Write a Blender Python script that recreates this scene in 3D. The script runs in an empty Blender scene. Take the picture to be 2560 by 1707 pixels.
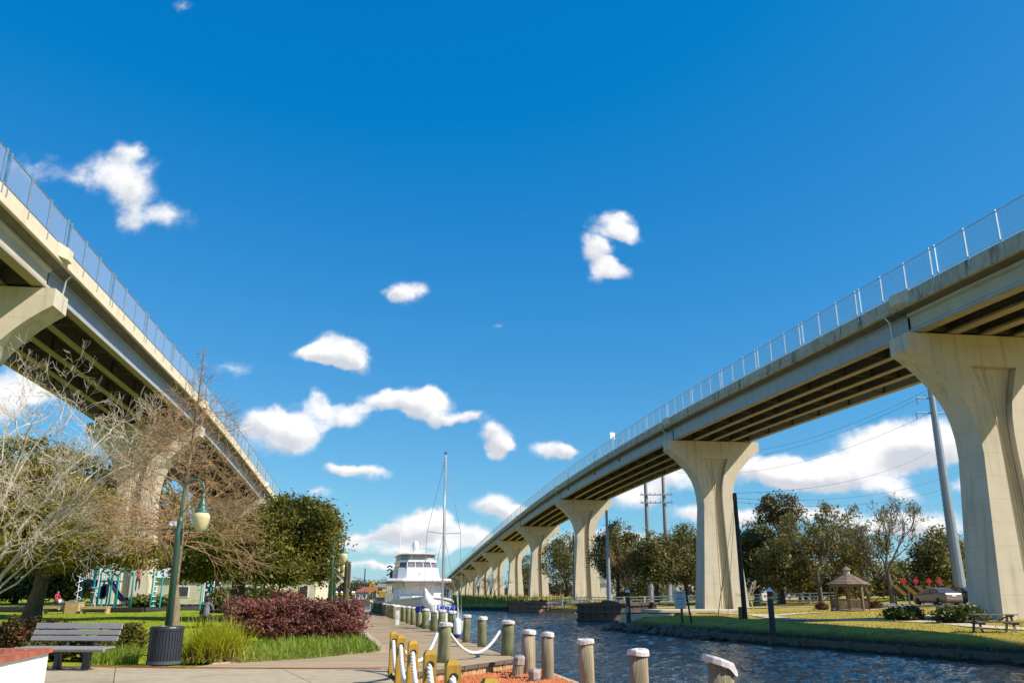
import bpy, bmesh, math, random
import numpy as np
from mathutils import Vector, Matrix, Euler
random.seed(7); RNG = np.random.default_rng(7)
SC = bpy.context.scene; COL = SC.collection
R = math.radians; PI = math.pi

# ------------------------------------------------------------------ camera
F, HY, CH = 2080.0, 1484.0, 1.5            # focal length and horizon row of the photograph, eye height in metres
PITCH = math.atan((HY - 853.5) / F)
cd = bpy.data.cameras.new('camera'); cam = bpy.data.objects.new('camera', cd); COL.objects.link(cam)
cd.sensor_fit = 'HORIZONTAL'; cd.sensor_width = 36.0; cd.lens = F / 2560 * 36.0
cd.clip_start = 0.1; cd.clip_end = 20000
cam.location = (0, 0, CH); cam.rotation_euler = (PI / 2 + PITCH, 0, 0)
SC.camera = cam
CP, SP = math.cos(PITCH), math.sin(PITCH)
def ray(u, v):
    x = (u - 1280) / F; y = (853.5 - v) / F
    return (x, CP - y * SP, SP + y * CP)
def at(u, v, Y):                            # point on the sight line of a photo pixel at depth Y
    r = ray(u, v); t = Y / r[1]
    return Vector((r[0] * t, Y, CH + r[2] * t))
def flat(u, v, z=0.0):                      # point of the level z seen at a photo pixel
    r = ray(u, v); t = (z - CH) / r[2]
    return Vector((r[0] * t, r[1] * t, z))

# ------------------------------------------------------------------ sky, sun, exposure
SUN_EL, SUN_AZ = R(42), R(112)              # azimuth clockwise from +Y (the view direction)
W = bpy.data.worlds.new('World'); SC.world = W; W.use_nodes = True
W.cycles.sampling_method = 'MANUAL'; W.cycles.sample_map_resolution = 512
def world():
    nt = W.node_tree; N = nt.nodes; L = nt.links; N.clear()
    out = N.new('ShaderNodeOutputWorld'); bg = N.new('ShaderNodeBackground'); L.new(bg.outputs[0], out.inputs[0])
    bg.inputs[1].default_value = 0.105
    sky = N.new('ShaderNodeTexSky'); sky.sky_type = 'NISHITA'; sky.sun_disc = False
    sky.sun_elevation = SUN_EL; sky.sun_rotation = SUN_AZ
    sky.air_density = 1.0; sky.dust_density = 0.3; sky.ozone_density = 3.0
    hs = N.new('ShaderNodeVectorMath'); hs.operation = 'MULTIPLY_ADD'; hs.inputs[1].default_value = (.57, .70, .53); hs.inputs[2].default_value = (-.50, .38, 2.6)   # the photograph's polarised blue
    L.new(sky.outputs[0], hs.inputs[0])
    h2 = N.new('ShaderNodeVectorMath'); h2.operation = 'MAXIMUM'; h2.inputs[1].default_value = (.01, .01, .01); L.new(hs.outputs[0], h2.inputs[0]); hs = h2
    # cumulus field: soft ellipses in direction space (x/y, z/y), torn by noise
    d = 1.0884
    blobs = [(285,400,74,58,.62),(180,402,90,34,.46),(320,470,66,60,.62),(405,497,56,26,.58),(285,520,36,34,.5),(60,385,64,36,.42),(300,350,28,24,.45),
      (1415,515,48,24,1),(1445,540,42,18,.9),(1372,575,30,34,1),(1400,625,48,24,1),(935,666,42,28,1),(900,676,36,10,.5),
      (765,800,55,32,1),(715,818,42,20,1),(815,820,42,24,1),(545,835,55,24,.5),(1150,760,28,10,.55),
      (650,1000,80,40,1),(600,962,48,30,1),(680,965,60,34,1),(735,922,34,20,.9),(795,948,48,24,1),
      (865,908,48,24,1),(940,915,60,34,1),(1000,928,48,34,1),(1065,960,50,16,.95),
      (1130,1008,40,28,1),(1152,1036,32,18,.9),(1255,1030,48,24,.9),(1310,1035,30,14,.7),
      (845,1092,65,18,.85),(795,1080,45,18,.8),(1140,1162,52,32,1),(1165,1190,46,18,.8),
      (955,1205,65,32,1),(890,1226,70,18,.85),(1005,1212,45,26,.9),(740,1136,42,14,.6),
      (2000,1030,110,52,1),(1900,1080,150,42,1),(2100,1008,90,56,1),(1790,1092,120,36,1),(2180,1000,60,46,1),(2340,970,60,90,1),
      (1560,1100,80,36,.95),(1450,1140,70,32,.95),(2055,1130,62,24,.9),(2150,1195,90,32,.95),(1600,1182,70,22,.8),
      (2310,1200,60,40,.9),(425,12,34,26,.5),(15,905,95,70,.95),(930,1262,150,16,.8),(760,1240,90,16,.8),(880,1300,160,14,.7),(700,1190,60,16,.7),(1080,1235,60,22,.9),(1230,1180,50,18,.8),
      (1420,1240,160,24,.85),(2000,1205,120,28,.9),(1850,1180,90,24,.8),(2220,1110,60,24,.8),(1700,1200,80,24,.85),(120,880,60,40,.8),(1180,1250,90,18,.6)]
    g = bpy.data.node_groups.new('cloud_field', 'ShaderNodeTree')
    g.interface.new_socket('P', in_out='INPUT', socket_type='NodeSocketVector')
    g.interface.new_socket('D', in_out='OUTPUT', socket_type='NodeSocketFloat'); g.interface.new_socket('T', in_out='OUTPUT', socket_type='NodeSocketFloat')
    GN, GL = g.nodes, g.links
    gi = GN.new('NodeGroupInput'); go = GN.new('NodeGroupOutput')
    nz = GN.new('ShaderNodeTexNoise'); nz.inputs['Scale'].default_value = 12; nz.inputs['Detail'].default_value = 4; nz.inputs['Roughness'].default_value = .55
    GL.new(gi.outputs[0], nz.inputs['Vector'])
    n2 = GN.new('ShaderNodeVectorMath'); n2.operation = 'SUBTRACT'; n2.inputs[1].default_value = (.5,.5,.5); GL.new(nz.outputs['Color'], n2.inputs[0])
    n3 = GN.new('ShaderNodeVectorMath'); n3.operation = 'SCALE'; n3.inputs['Scale'].default_value = 0.058; GL.new(n2.outputs[0], n3.inputs[0])
    n4 = GN.new('ShaderNodeVectorMath'); n4.operation = 'ADD'; GL.new(gi.outputs[0], n4.inputs[0]); GL.new(n3.outputs[0], n4.inputs[1])
    acc = None; low = None
    for (x, y, a, b, k) in blobs:
        r0 = ray(x * d, y * d); u0, v0 = r0[0] / r0[1], r0[2] / r0[1]
        r1 = ray((x + a) * d, y * d); r2 = ray(x * d, (y - b) * d)
        au = abs(r1[0] / r1[1] - u0) * 1.66; bv = abs(r2[2] / r2[1] - v0) * 1.66
        m = GN.new('ShaderNodeVectorMath'); m.operation = 'MULTIPLY_ADD'
        m.inputs[1].default_value = (1 / au, 1 / bv, 0); m.inputs[2].default_value = (-u0 / au, -v0 / bv, 0)
        GL.new(n4.outputs[0], m.inputs[0])
        l = GN.new('ShaderNodeVectorMath'); l.operation = 'LENGTH'; GL.new(m.outputs[0], l.inputs[0])
        s = GN.new('ShaderNodeMath'); s.operation = 'MULTIPLY_ADD'; s.use_clamp = True; s.inputs[1].default_value = -1.25 * k; s.inputs[2].default_value = 1.2 * k
        GL.new(l.outputs['Value'], s.inputs[0])
        dt = GN.new('ShaderNodeVectorMath'); dt.operation = 'DOT_PRODUCT'; dt.inputs[1].default_value = (.25, 1, 0); GL.new(m.outputs[0], dt.inputs[0])
        la = GN.new('ShaderNodeMath'); la.operation = 'MULTIPLY_ADD'; GL.new(dt.outputs['Value'], la.inputs[0]); GL.new(s.outputs[0], la.inputs[1])
        if low is None: la.inputs[2].default_value = 0
        else: GL.new(low, la.inputs[2])
        low = la.outputs[0]
        if acc is None: acc = s.outputs[0]
        else:
            mx = GN.new('ShaderNodeMath'); mx.operation = 'ADD'; GL.new(acc, mx.inputs[0]); GL.new(s.outputs[0], mx.inputs[1]); acc = mx.outputs[0]
    cl = GN.new('ShaderNodeMath'); cl.operation = 'MINIMUM'; cl.inputs[1].default_value = 1.1; GL.new(acc, cl.inputs[0]); acc = cl.outputs[0]
    nf = GN.new('ShaderNodeTexNoise'); nf.inputs['Scale'].default_value = 26; nf.inputs['Detail'].default_value = 6; nf.inputs['Roughness'].default_value = .66
    GL.new(gi.outputs[0], nf.inputs['Vector'])
    e1 = GN.new('ShaderNodeMath'); e1.operation = 'SUBTRACT'; GL.new(nf.outputs['Fac'], e1.inputs[0]); e1.inputs[1].default_value = .5
    e2 = GN.new('ShaderNodeMath'); e2.operation = 'MULTIPLY_ADD'; GL.new(e1.outputs[0], e2.inputs[0]); e2.inputs[1].default_value = 1.55; GL.new(acc, e2.inputs[2])
    e3 = GN.new('ShaderNodeMath'); e3.operation = 'MULTIPLY'; GL.new(e2.outputs[0], e3.inputs[0])
    e4 = GN.new('ShaderNodeMapRange'); e4.inputs['From Min'].default_value = 0; e4.inputs['From Max'].default_value = .7; GL.new(acc, e4.inputs['Value'])
    GL.new(e4.outputs[0], e3.inputs[1])
    GL.new(e3.outputs[0], go.inputs[0]); GL.new(low, go.inputs[1])
    tc = N.new('ShaderNodeTexCoord'); sx = N.new('ShaderNodeSeparateXYZ'); L.new(tc.outputs['Generated'], sx.inputs[0])
    ab = N.new('ShaderNodeMath'); ab.operation = 'ABSOLUTE'; L.new(sx.outputs['Y'], ab.inputs[0])
    mxx = N.new('ShaderNodeMath'); mxx.operation = 'MAXIMUM'; L.new(ab.outputs[0], mxx.inputs[0]); mxx.inputs[1].default_value = .2
    du = N.new('ShaderNodeMath'); du.operation = 'DIVIDE'; L.new(sx.outputs['X'], du.inputs[0]); L.new(mxx.outputs[0], du.inputs[1])
    dv = N.new('ShaderNodeMath'); dv.operation = 'DIVIDE'; L.new(sx.outputs['Z'], dv.inputs[0]); L.new(mxx.outputs[0], dv.inputs[1])
    cv = N.new('ShaderNodeCombineXYZ'); L.new(du.outputs[0], cv.inputs[0]); L.new(dv.outputs[0], cv.inputs[1])
    f1 = N.new('ShaderNodeGroup'); f1.node_tree = g; L.new(cv.outputs[0], f1.inputs[0])
    def fbm(off):
        sh = N.new('ShaderNodeVectorMath'); sh.operation = 'ADD'; sh.inputs[1].default_value = off; L.new(cv.outputs[0], sh.inputs[0])
        f = N.new('ShaderNodeTexNoise'); f.inputs['Scale'].default_value = 17; f.inputs['Detail'].default_value = 3; L.new(sh.outputs[0], f.inputs['Vector']); return f.outputs['Fac']
    df = N.new('ShaderNodeMath'); df.operation = 'SUBTRACT'; L.new(fbm((.014, .024, 0)), df.inputs[0]); L.new(fbm((0, 0, 0)), df.inputs[1])
    f2 = N.new('ShaderNodeMath'); f2.operation = 'MULTIPLY_ADD'; L.new(df.outputs[0], f2.inputs[0]); f2.inputs[1].default_value = 2.2; f3 = N.new('ShaderNodeMath'); f3.operation = 'MULTIPLY_ADD'; L.new(f1.outputs['T'], f3.inputs[0]); f3.inputs[1].default_value = -2.0; f3.inputs[2].default_value = .55; L.new(f3.outputs[0], f2.inputs[2])
    al = N.new('ShaderNodeMapRange'); al.interpolation_type = 'SMOOTHSTEP'; al.inputs['From Min'].default_value = .08; al.inputs['From Max'].default_value = 1.0; L.new(f1.outputs[0], al.inputs['Value'])
    li = N.new('ShaderNodeMapRange'); li.inputs['From Min'].default_value = .45; li.inputs['From Max'].default_value = 1.35; L.new(f2.outputs[0], li.inputs['Value'])
    cc = N.new('ShaderNodeMix'); cc.data_type = 'RGBA'; L.new(li.outputs[0], cc.inputs['Factor'])
    cc.inputs[6].default_value = (7.3, 7.3, 7.35, 1); cc.inputs[7].default_value = (4.7, 4.9, 5.35, 1)
    mx = N.new('ShaderNodeMix'); mx.data_type = 'RGBA'; L.new(al.outputs[0], mx.inputs['Factor']); L.new(hs.outputs[0], mx.inputs[6]); L.new(cc.outputs[2], mx.inputs[7])
    L.new(mx.outputs[2], bg.inputs[0])
world()
sl = bpy.data.lights.new('sun', 'SUN'); sl.energy = 5.0; sl.angle = R(0.53); sl.color = (1.0, 0.92, 0.78)
so = bpy.data.objects.new('sun', sl); COL.objects.link(so)
SD = Vector((math.sin(SUN_AZ) * math.cos(SUN_EL), math.cos(SUN_AZ) * math.cos(SUN_EL), math.sin(SUN_EL)))
so.rotation_euler = SD.to_track_quat('Z', 'Y').to_euler(); so.location = (60, -20, 80)
vs = SC.view_settings; vs.view_transform = 'Standard'; vs.look = 'None'; vs.exposure = 0.42; vs.gamma = 1.0; vs.use_curve_mapping = False
SC.cycles.use_adaptive_sampling = True; SC.cycles.adaptive_threshold = 0.015; SC.cycles.max_bounces = 7; SC.cycles.diffuse_bounces = 3; SC.cycles.transparent_max_bounces = 24

# ------------------------------------------------------------------ materials
MATS = {}
def M(name, c, c2=None, scale=3.0, rough=.6, metal=0.0, bump=0.0, bscale=None, streak=None, rnd=0.0, spec=None, stretch=(1,1,1), detail=5, hline=0.0):
    """procedural material: two colours mixed by noise, optional relief, dark vertical streaks, per-object variation"""
    if name in MATS: return MATS[name]
    m = bpy.data.materials.new(name); m.use_nodes = True; nt = m.node_tree; N, L = nt.nodes, nt.links
    b = N['Principled BSDF']; b.inputs['Roughness'].default_value = rough; b.inputs['Metallic'].default_value = metal
    if spec is not None: b.inputs['Specular IOR Level'].default_value = spec
    if c2 is None: c2 = tuple(x * .8 for x in c)
    tc = N.new('ShaderNodeTexCoord'); mp = N.new('ShaderNodeMapping'); mp.inputs['Scale'].default_value = stretch
    L.new(tc.outputs['Object'], mp.inputs['Vector'])
    n = N.new('ShaderNodeTexNoise'); n.inputs['Scale'].default_value = scale; n.inputs['Detail'].default_value = detail; n.inputs['Roughness'].default_value = .62
    L.new(mp.outputs[0], n.inputs['Vector'])
    cr = N.new('ShaderNodeMapRange'); cr.inputs['From Min'].default_value = .33; cr.inputs['From Max'].default_value = .67; L.new(n.outputs['Fac'], cr.inputs['Value'])
    mx = N.new('ShaderNodeMix'); mx.data_type = 'RGBA'; mx.inputs[6].default_value = (*c, 1); mx.inputs[7].default_value = (*c2, 1); L.new(cr.outputs[0], mx.inputs['Factor'])
    col = mx.outputs[2]
    if streak:
        sc, amt, dark = streak
        mp2 = N.new('ShaderNodeMapping'); mp2.inputs['Scale'].default_value = sc; L.new(tc.outputs['Object'], mp2.inputs['Vector'])
        n2 = N.new('ShaderNodeTexNoise'); n2.inputs['Scale'].default_value = 1; n2.inputs['Detail'].default_value = 6; L.new(mp2.outputs[0], n2.inputs['Vector'])
        r2 = N.new('ShaderNodeMapRange'); r2.inputs['From Min'].default_value = .52; r2.inputs['From Max'].default_value = .74; r2.inputs['To Max'].default_value = amt; L.new(n2.outputs['Fac'], r2.inputs['Value'])
        m2 = N.new('ShaderNodeMix'); m2.data_type = 'RGBA'; L.new(r2.outputs[0], m2.inputs['Factor']); L.new(col, m2.inputs[6]); m2.inputs[7].default_value = (*dark, 1); col = m2.outputs[2]
    if hline:                               # faint form-board joints every so many metres of height
        sz = N.new('ShaderNodeSeparateXYZ'); L.new(tc.outputs['Object'], sz.inputs[0]); fm = N.new('ShaderNodeMath'); fm.operation = 'PINGPONG'; L.new(sz.outputs['Z'], fm.inputs[0]); fm.inputs[1].default_value = hline / 2
        lr = N.new('ShaderNodeMapRange'); lr.inputs['From Min'].default_value = .035; lr.inputs['From Max'].default_value = 0; lr.inputs['To Max'].default_value = .32; L.new(fm.outputs[0], lr.inputs['Value'])
        m3 = N.new('ShaderNodeMix'); m3.data_type = 'RGBA'; L.new(lr.outputs[0], m3.inputs['Factor']); L.new(col, m3.inputs[6]); m3.inputs[7].default_value = (*[x * .5 for x in c2], 1); col = m3.outputs[2]
    if rnd:
        oi = N.new('ShaderNodeObjectInfo'); rr = N.new('ShaderNodeMapRange'); rr.inputs['To Min'].default_value = 1 - rnd; rr.inputs['To Max'].default_value = 1 + rnd; L.new(oi.outputs['Random'], rr.inputs['Value'])
        vm = N.new('ShaderNodeVectorMath'); vm.operation = 'SCALE'; L.new(col, vm.inputs[0]); L.new(rr.outputs[0], vm.inputs['Scale']); col = vm.outputs[0]
    L.new(col, b.inputs['Base Color'])
    if bump:
        bn = N.new('ShaderNodeTexNoise'); bn.inputs['Scale'].default_value = bscale or scale * 4; bn.inputs['Detail'].default_value = 4; L.new(mp.outputs[0], bn.inputs['Vector'])
        bp = N.new('ShaderNodeBump'); bp.inputs['Strength'].default_value = bump; bp.inputs['Distance'].default_value = .05; L.new(bn.outputs['Fac'], bp.inputs['Height']); L.new(bp.outputs[0], b.inputs['Normal'])
    MATS[name] = m; return m
def leafmat(name, c, c2, trans=.35, rough=.5):
    """foliage: colour varies from leaf to leaf (face attribute) and from clump to clump"""
    if name in MATS: return MATS[name]
    m = bpy.data.materials.new(name); m.use_nodes = True; nt = m.node_tree; N, L = nt.nodes, nt.links
    b = N['Principled BSDF']; b.inputs['Roughness'].default_value = rough; b.inputs['Specular IOR Level'].default_value = .35
    a = N.new('ShaderNodeAttribute'); a.attribute_name = 'tint'
    tc = N.new('ShaderNodeTexCoord'); n = N.new('ShaderNodeTexNoise'); n.inputs['Scale'].default_value = .55; n.inputs['Detail'].default_value = 3; L.new(tc.outputs['Object'], n.inputs['Vector'])
    ad = N.new('ShaderNodeMath'); ad.operation = 'MULTIPLY_ADD'; L.new(a.outputs['Fac'], ad.inputs[0]); ad.inputs[1].default_value = .75
    n2 = N.new('ShaderNodeMath'); n2.operation = 'MULTIPLY_ADD'; L.new(n.outputs['Fac'], n2.inputs[0]); n2.inputs[1].default_value = 1.2; n2.inputs[2].default_value = -.5
    L.new(n2.outputs[0], ad.inputs[2])
    mx = N.new('ShaderNodeMix'); mx.data_type = 'RGBA'; mx.inputs[6].default_value = (*c, 1); mx.inputs[7].default_value = (*c2, 1); L.new(ad.outputs[0], mx.inputs['Factor'])
    L.new(mx.outputs[2], b.inputs['Base Color'])
    t = N.new('ShaderNodeBsdfTranslucent'); L.new(mx.outputs[2], t.inputs['Color'])
    ms = N.new('ShaderNodeMixShader'); ms.inputs[0].default_value = trans
    o = N['Material Output']; L.new(b.outputs[0], ms.inputs[1]); L.new(t.outputs[0], ms.inputs[2]); L.new(ms.outputs[0], o.inputs[0])
    MATS[name] = m; return m

CONC = M('bridge_concrete', (.62,.54,.43), (.55,.475,.37), scale=.7, rough=.85, bump=.15, bscale=9, streak=((2.0,2.0,.13), .48, (.23,.195,.15)), hline=1.3)
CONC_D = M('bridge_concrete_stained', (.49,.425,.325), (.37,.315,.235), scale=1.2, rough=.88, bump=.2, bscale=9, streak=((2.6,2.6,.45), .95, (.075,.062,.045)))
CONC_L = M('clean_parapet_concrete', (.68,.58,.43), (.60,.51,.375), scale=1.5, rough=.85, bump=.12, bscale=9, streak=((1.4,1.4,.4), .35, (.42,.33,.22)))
UNDER = M('shaded_deck_underside', (.17,.15,.12), (.12,.105,.085), scale=1, rough=.9)  # slab colour darkened to carry the shade under the deck
INNER = M('shade_toned_inner_girder', (.115,.10,.088), (.08,.072,.064), scale=1, rough=.85)  # inner girders and cross frames coloured dark, shade between them painted in
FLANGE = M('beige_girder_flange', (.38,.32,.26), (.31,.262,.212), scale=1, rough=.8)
STEEL = M('painted_steel_girder', (.36,.40,.48), (.30,.335,.41), scale=1.0, rough=.55, streak=((1.2,1.2,.2), .3, (.2,.19,.18)))
BEAMC = M('concrete_girder', (.50,.46,.38), (.42,.385,.31), scale=.6, rough=.85, streak=((.8,.8,.3), .3, (.25,.22,.17)))
GALV = M('galvanised_steel', (.55,.58,.60), (.45,.48,.50), scale=4, rough=.4, metal=.7)
DARKM = M('dark_steel', (.05,.05,.055), rough=.6)
WHITE = M('white_paint', (.80,.80,.79), (.72,.72,.71), scale=6, rough=.45)
def meshfence():
    m = bpy.data.materials.new('wire_mesh'); m.use_nodes = True; N, L = m.node_tree.nodes, m.node_tree.links
    b = N['Principled BSDF']; b.inputs['Base Color'].default_value = (.55,.57,.60,1); b.inputs['Roughness'].default_value = .6
    t = N.new('ShaderNodeBsdfTransparent'); ms = N.new('ShaderNodeMixShader'); ms.inputs[0].default_value = .30
    tc = N.new('ShaderNodeTexCoord'); w = N.new('ShaderNodeTexNoise'); w.inputs['Scale'].default_value = 30; L.new(tc.outputs['Object'], w.inputs['Vector'])
    mr = N.new('ShaderNodeMapRange'); mr.inputs['To Min'].default_value = .12; mr.inputs['To Max'].default_value = .36; L.new(w.outputs['Fac'], mr.inputs['Value']); L.new(mr.outputs[0], ms.inputs[0])
    L.new(t.outputs[0], ms.inputs[1]); L.new(b.outputs[0], ms.inputs[2]); L.new(ms.outputs[0], N['Material Output'].inputs[0])
    return m
WIRE = meshfence()

# ------------------------------------------------------------------ mesh and object helpers
WO = {}                                     # world origin of every empty that is not turned
def tag(o, label=None, cat=None, group=None, kind=None):
    if label: o['label'] = label
    if cat: o['category'] = cat
    if group: o['group'] = group
    if kind: o['kind'] = kind
    return o
def empty(name, loc, rz=0.0, label=None, cat=None, group=None, parent=None):
    o = bpy.data.objects.new(name, None); COL.objects.link(o); o.empty_display_size = .2
    loc = Vector(loc)
    WO[o.name] = loc.copy()
    if parent is not None: o.parent = parent; o.location = loc - WO[parent.name]
    else: o.location = loc
    o.rotation_euler = (0, 0, rz)
    return tag(o, label, cat, group)
def link(name, me, mat, parent=None, world=False, loc=None, rot=None, smooth=False):
    if mat is not None and not me.materials: me.materials.append(mat)
    o = bpy.data.objects.new(name, me); COL.objects.link(o)
    if smooth: me.polygons.foreach_set('use_smooth', [True] * len(me.polygons))
    if parent is not None:
        o.parent = parent
        if world: o.location = -WO[parent.name]
        WO[o.name] = Vector((0, 0, 0)) if world else WO.get(parent.name, Vector())
    if loc is not None: o.location = Vector(loc) - (WO[parent.name] if (world and parent is not None) else Vector())
    if rot is not None: o.rotation_euler = rot
    if world: WO[o.name] = o.location + (WO[parent.name] if parent is not None else Vector())
    return o
class MB:
    def __init__(s): s.v = []; s.f = []
    def add(s, vs, fs):
        k = len(s.v); s.v += [tuple(v) for v in vs]; s.f += [tuple(i + k for i in f) for f in fs]; return s
    def box(s, c, d, rz=0.0, rx=0.0, ry=0.0, taper=1.0):
        x, y, z = d[0] / 2, d[1] / 2, d[2] / 2
        t = taper
        vs = [(-x,-y,-z),(x,-y,-z),(x,y,-z),(-x,y,-z),(-x*t,-y*t,z),(x*t,-y*t,z),(x*t,y*t,z),(-x*t,y*t,z)]
        if rz or rx or ry:
            m = Euler((rx, ry, rz)).to_matrix(); vs = [m @ Vector(v) for v in vs]
        return s.add([(v[0]+c[0], v[1]+c[1], v[2]+c[2]) for v in vs], [(0,3,2,1),(4,5,6,7),(0,1,5,4),(1,2,6,5),(2,3,7,6),(3,0,4,7)])
    def beam(s, p, q, w, h, up=(0,0,1)):
        p, q = Vector(p), Vector(q); d = (q - p).normalized(); u = Vector(up)
        if abs(d.dot(u)) > .98: u = Vector((0,1,0))
        a = d.cross(u).normalized(); b = a.cross(d)
        vs = [e + a * (i * w / 2) + b * (j * h / 2) for e in (p, q) for i, j in ((-1,-1),(1,-1),(1,1),(-1,1))]
        return s.add(vs, [(0,3,2,1),(4,5,6,7),(0,1,5,4),(1,2,6,5),(2,3,7,6),(3,0,4,7)])
    def tube(s, path, rad, n=8, cap=True, flatten=None):
        path = [Vector(p) for p in path]; k0 = len(s.v); m = len(path)
        rad = [rad] * m if not hasattr(rad, '__len__') else rad
        u = None
        for i, p in enumerate(path):
            d = (path[min(i+1, m-1)] - path[max(i-1, 0)]).normalized()
            if u is None:
                u = Vector((0,0,1)) if abs(d.z) < .9 else Vector((1,0,0))
            a = d.cross(u).normalized(); b = a.cross(d).normalized(); u = b
            for j in range(n):
                t = 2 * PI * j / n
                s.v.append(tuple(p + (a * math.cos(t) + b * math.sin(t)) * rad[i]))
        for i in range(m - 1):
            for j in range(n):
                q = k0 + i * n; s.f.append((q + j, q + (j+1) % n, q + n + (j+1) % n, q + n + j))
        if cap:
            s.f.append(tuple(k0 + j for j in range(n))[::-1]); s.f.append(tuple(k0 + (m-1)*n + j for j in range(n)))
        return s
    def lathe(s, prof, c=(0,0,0), n=20):
        k0 = len(s.v)
        for r, z in prof:
            for j in range(n):
                t = 2 * PI * j / n; s.v.append((c[0] + r * math.cos(t), c[1] + r * math.sin(t), c[2] + z))
        for i in range(len(prof) - 1):
            for j in range(n):
                q = k0 + i * n; s.f.append((q + j, q + (j+1) % n, q + n + (j+1) % n, q + n + j))
        if prof[0][0] > 1e-4: s.f.append(tuple(k0 + j for j in range(n))[::-1])
        if prof[-1][0] > 1e-4: s.f.append(tuple(k0 + (len(prof)-1)*n + j for j in range(n)))
        return s
    def loft(s, rings, cap=True):
        k0 = len(s.v); n = len(rings[0])
        for r in rings: s.v += [tuple(p) for p in r]
        for i in range(len(rings) - 1):
            for j in range(n):
                q = k0 + i * n; s.f.append((q + j, q + (j+1) % n, q + n + (j+1) % n, q + n + j))
        if cap:
            s.f.append(tuple(k0 + j for j in range(n))[::-1]); s.f.append(tuple(k0 + (len(rings)-1)*n + j for j in range(n)))
        return s
    def mesh(s, name):
        me = bpy.data.meshes.new(name); me.from_pydata(s.v, [], s.f); me.update()
        return me
    def build(s, name, mat, parent=None, world=False, loc=None, rot=None, smooth=False, fix=True, bevel=0.0):
        me = s.mesh(name)
        if fix:
            bm = bmesh.new(); bm.from_mesh(me); bmesh.ops.recalc_face_normals(bm, faces=bm.faces)
            if bevel: bmesh.ops.bevel(bm, geom=[e for e in bm.edges], offset=bevel, segments=1, affect='EDGES', clamp_overlap=True)
            bm.to_mesh(me); bm.free()
        return link(name, me, mat, parent, world, loc, rot, smooth)
def box(name, c, d, mat, parent=None, rz=0.0, world=False, bevel=0.0, rx=0.0, ry=0.0):
    return MB().box(c, d, rz, rx, ry).build(name, mat, parent, world, bevel=bevel)
def copies(o, parent, pts):                 # more pieces that share one mesh: (location, rotation or None, scale or None)
    for p, r, k in pts:
        c = o.copy(); COL.objects.link(c); c.parent = parent; c.location = p
        if r is not None: c.rotation_euler = r
        if k is not None: c.scale = k
def copy_tree(o, parent=None):
    c = o.copy(); COL.objects.link(c); c.parent = parent
    WO[c.name] = WO.get(o.name, Vector())
    for ch in o.children: copy_tree(ch, c)
    return c
def npmesh(name, V, Q, tint=None):          # quick mesh from arrays of vertices and quads (or triangles)
    me = bpy.data.meshes.new(name); V = np.asarray(V, np.float32); Q = np.asarray(Q, np.int32); k = Q.shape[1]
    me.vertices.add(len(V)); me.vertices.foreach_set('co', V.ravel())
    me.loops.add(Q.size); me.loops.foreach_set('vertex_index', Q.ravel())
    me.polygons.add(len(Q)); me.polygons.foreach_set('loop_start', np.arange(len(Q), dtype=np.int32) * k)
    me.polygons.foreach_set('loop_total', np.full(len(Q), k, np.int32))
    me.update(calc_edges=True)
    if tint is not None:
        a = me.attributes.new('tint', 'FLOAT', 'FACE'); a.data.foreach_set('value', np.asarray(tint, np.float32))
    return me

# ------------------------------------------------------------------ ground
WATER_Z = -1.0
LEFT_BANK = [(4.6,-30),(3.3,0),(2.75,10),(2.3,14),(1.05,18.5),(.55,21.2),(-.45,23.5),(-1.25,27.5),(-11.2,72),(-24.5,132),(-49,240),(-95,420),(-190,700)]
RIGHT_BANK = [(44,-30),(27,10),(18.6,32),(14.2,43),(7.9,60),(6.6,63.5),(11,72),(16,84),(15,100),(9,118),(1,131),(-9,140),(-24,185),(-44,262),(-84,425),(-178,703)]
CANAL = np.array(LEFT_BANK + RIGHT_BANK[::-1])
def canal_sd(X, Y):
    """signed distance to the canal edge, positive on land"""
    X = np.asarray(X, float); Y = np.asarray(Y, float)
    ins = np.zeros(X.shape, bool); dist = np.full(X.shape, 1e9); n = len(CANAL)
    for i in range(n):
        x1, y1 = CANAL[i]; x2, y2 = CANAL[(i + 1) % n]
        c = ((y1 > Y) != (y2 > Y)) & (X < (x2 - x1) * (Y - y1) / ((y2 - y1) if y2 != y1 else 1e-9) + x1); ins ^= c
        t = np.clip(((X - x1) * (x2 - x1) + (Y - y1) * (y2 - y1)) / ((x2 - x1) ** 2 + (y2 - y1) ** 2), 0, 1)
        dist = np.minimum(dist, np.hypot(X - x1 - t * (x2 - x1), Y - y1 - t * (y2 - y1)))
    return np.where(ins, -dist, dist)
lbx = np.array([p[0] for p in LEFT_BANK]); lby = np.array([p[1] for p in LEFT_BANK])
def sstep(a, b, x):
    t = np.clip((x - a) / (b - a), 0, 1); return t * t * (3 - 2 * t)
def gh(X, Y):
    """height of the land (and of the canal bed)"""
    X = np.asarray(X, float); Y = np.asarray(Y, float); d = canal_sd(X, Y)
    left = X < np.interp(Y, lby, lbx) + .3
    zl = -.06 + np.clip((Y - 26) * .013, 0, .5) * sstep(5.5, 9, d) - .8 * sstep(1.2, .2, d)
    gx = np.interp(Y, [0, 7.6, 19, 22.5], [1.6, -.1, -2.9, -.4])
    zl = np.where((X > gx) & (Y < 21.6), np.minimum(zl, -.45), zl)
    zr = -.85 + .75 * sstep(0, 3.2, d) + np.clip((d - 5) * .034, 0, 1.1)
    z = np.where(left, zl, zr)
    return np.where(d < 0, -1.0 - 2 * sstep(0, 2.5, -d) + np.where(left, -.6, .12), z)
def gz(x, y): return float(gh(np.array([x]), np.array([y]))[0])
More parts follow.
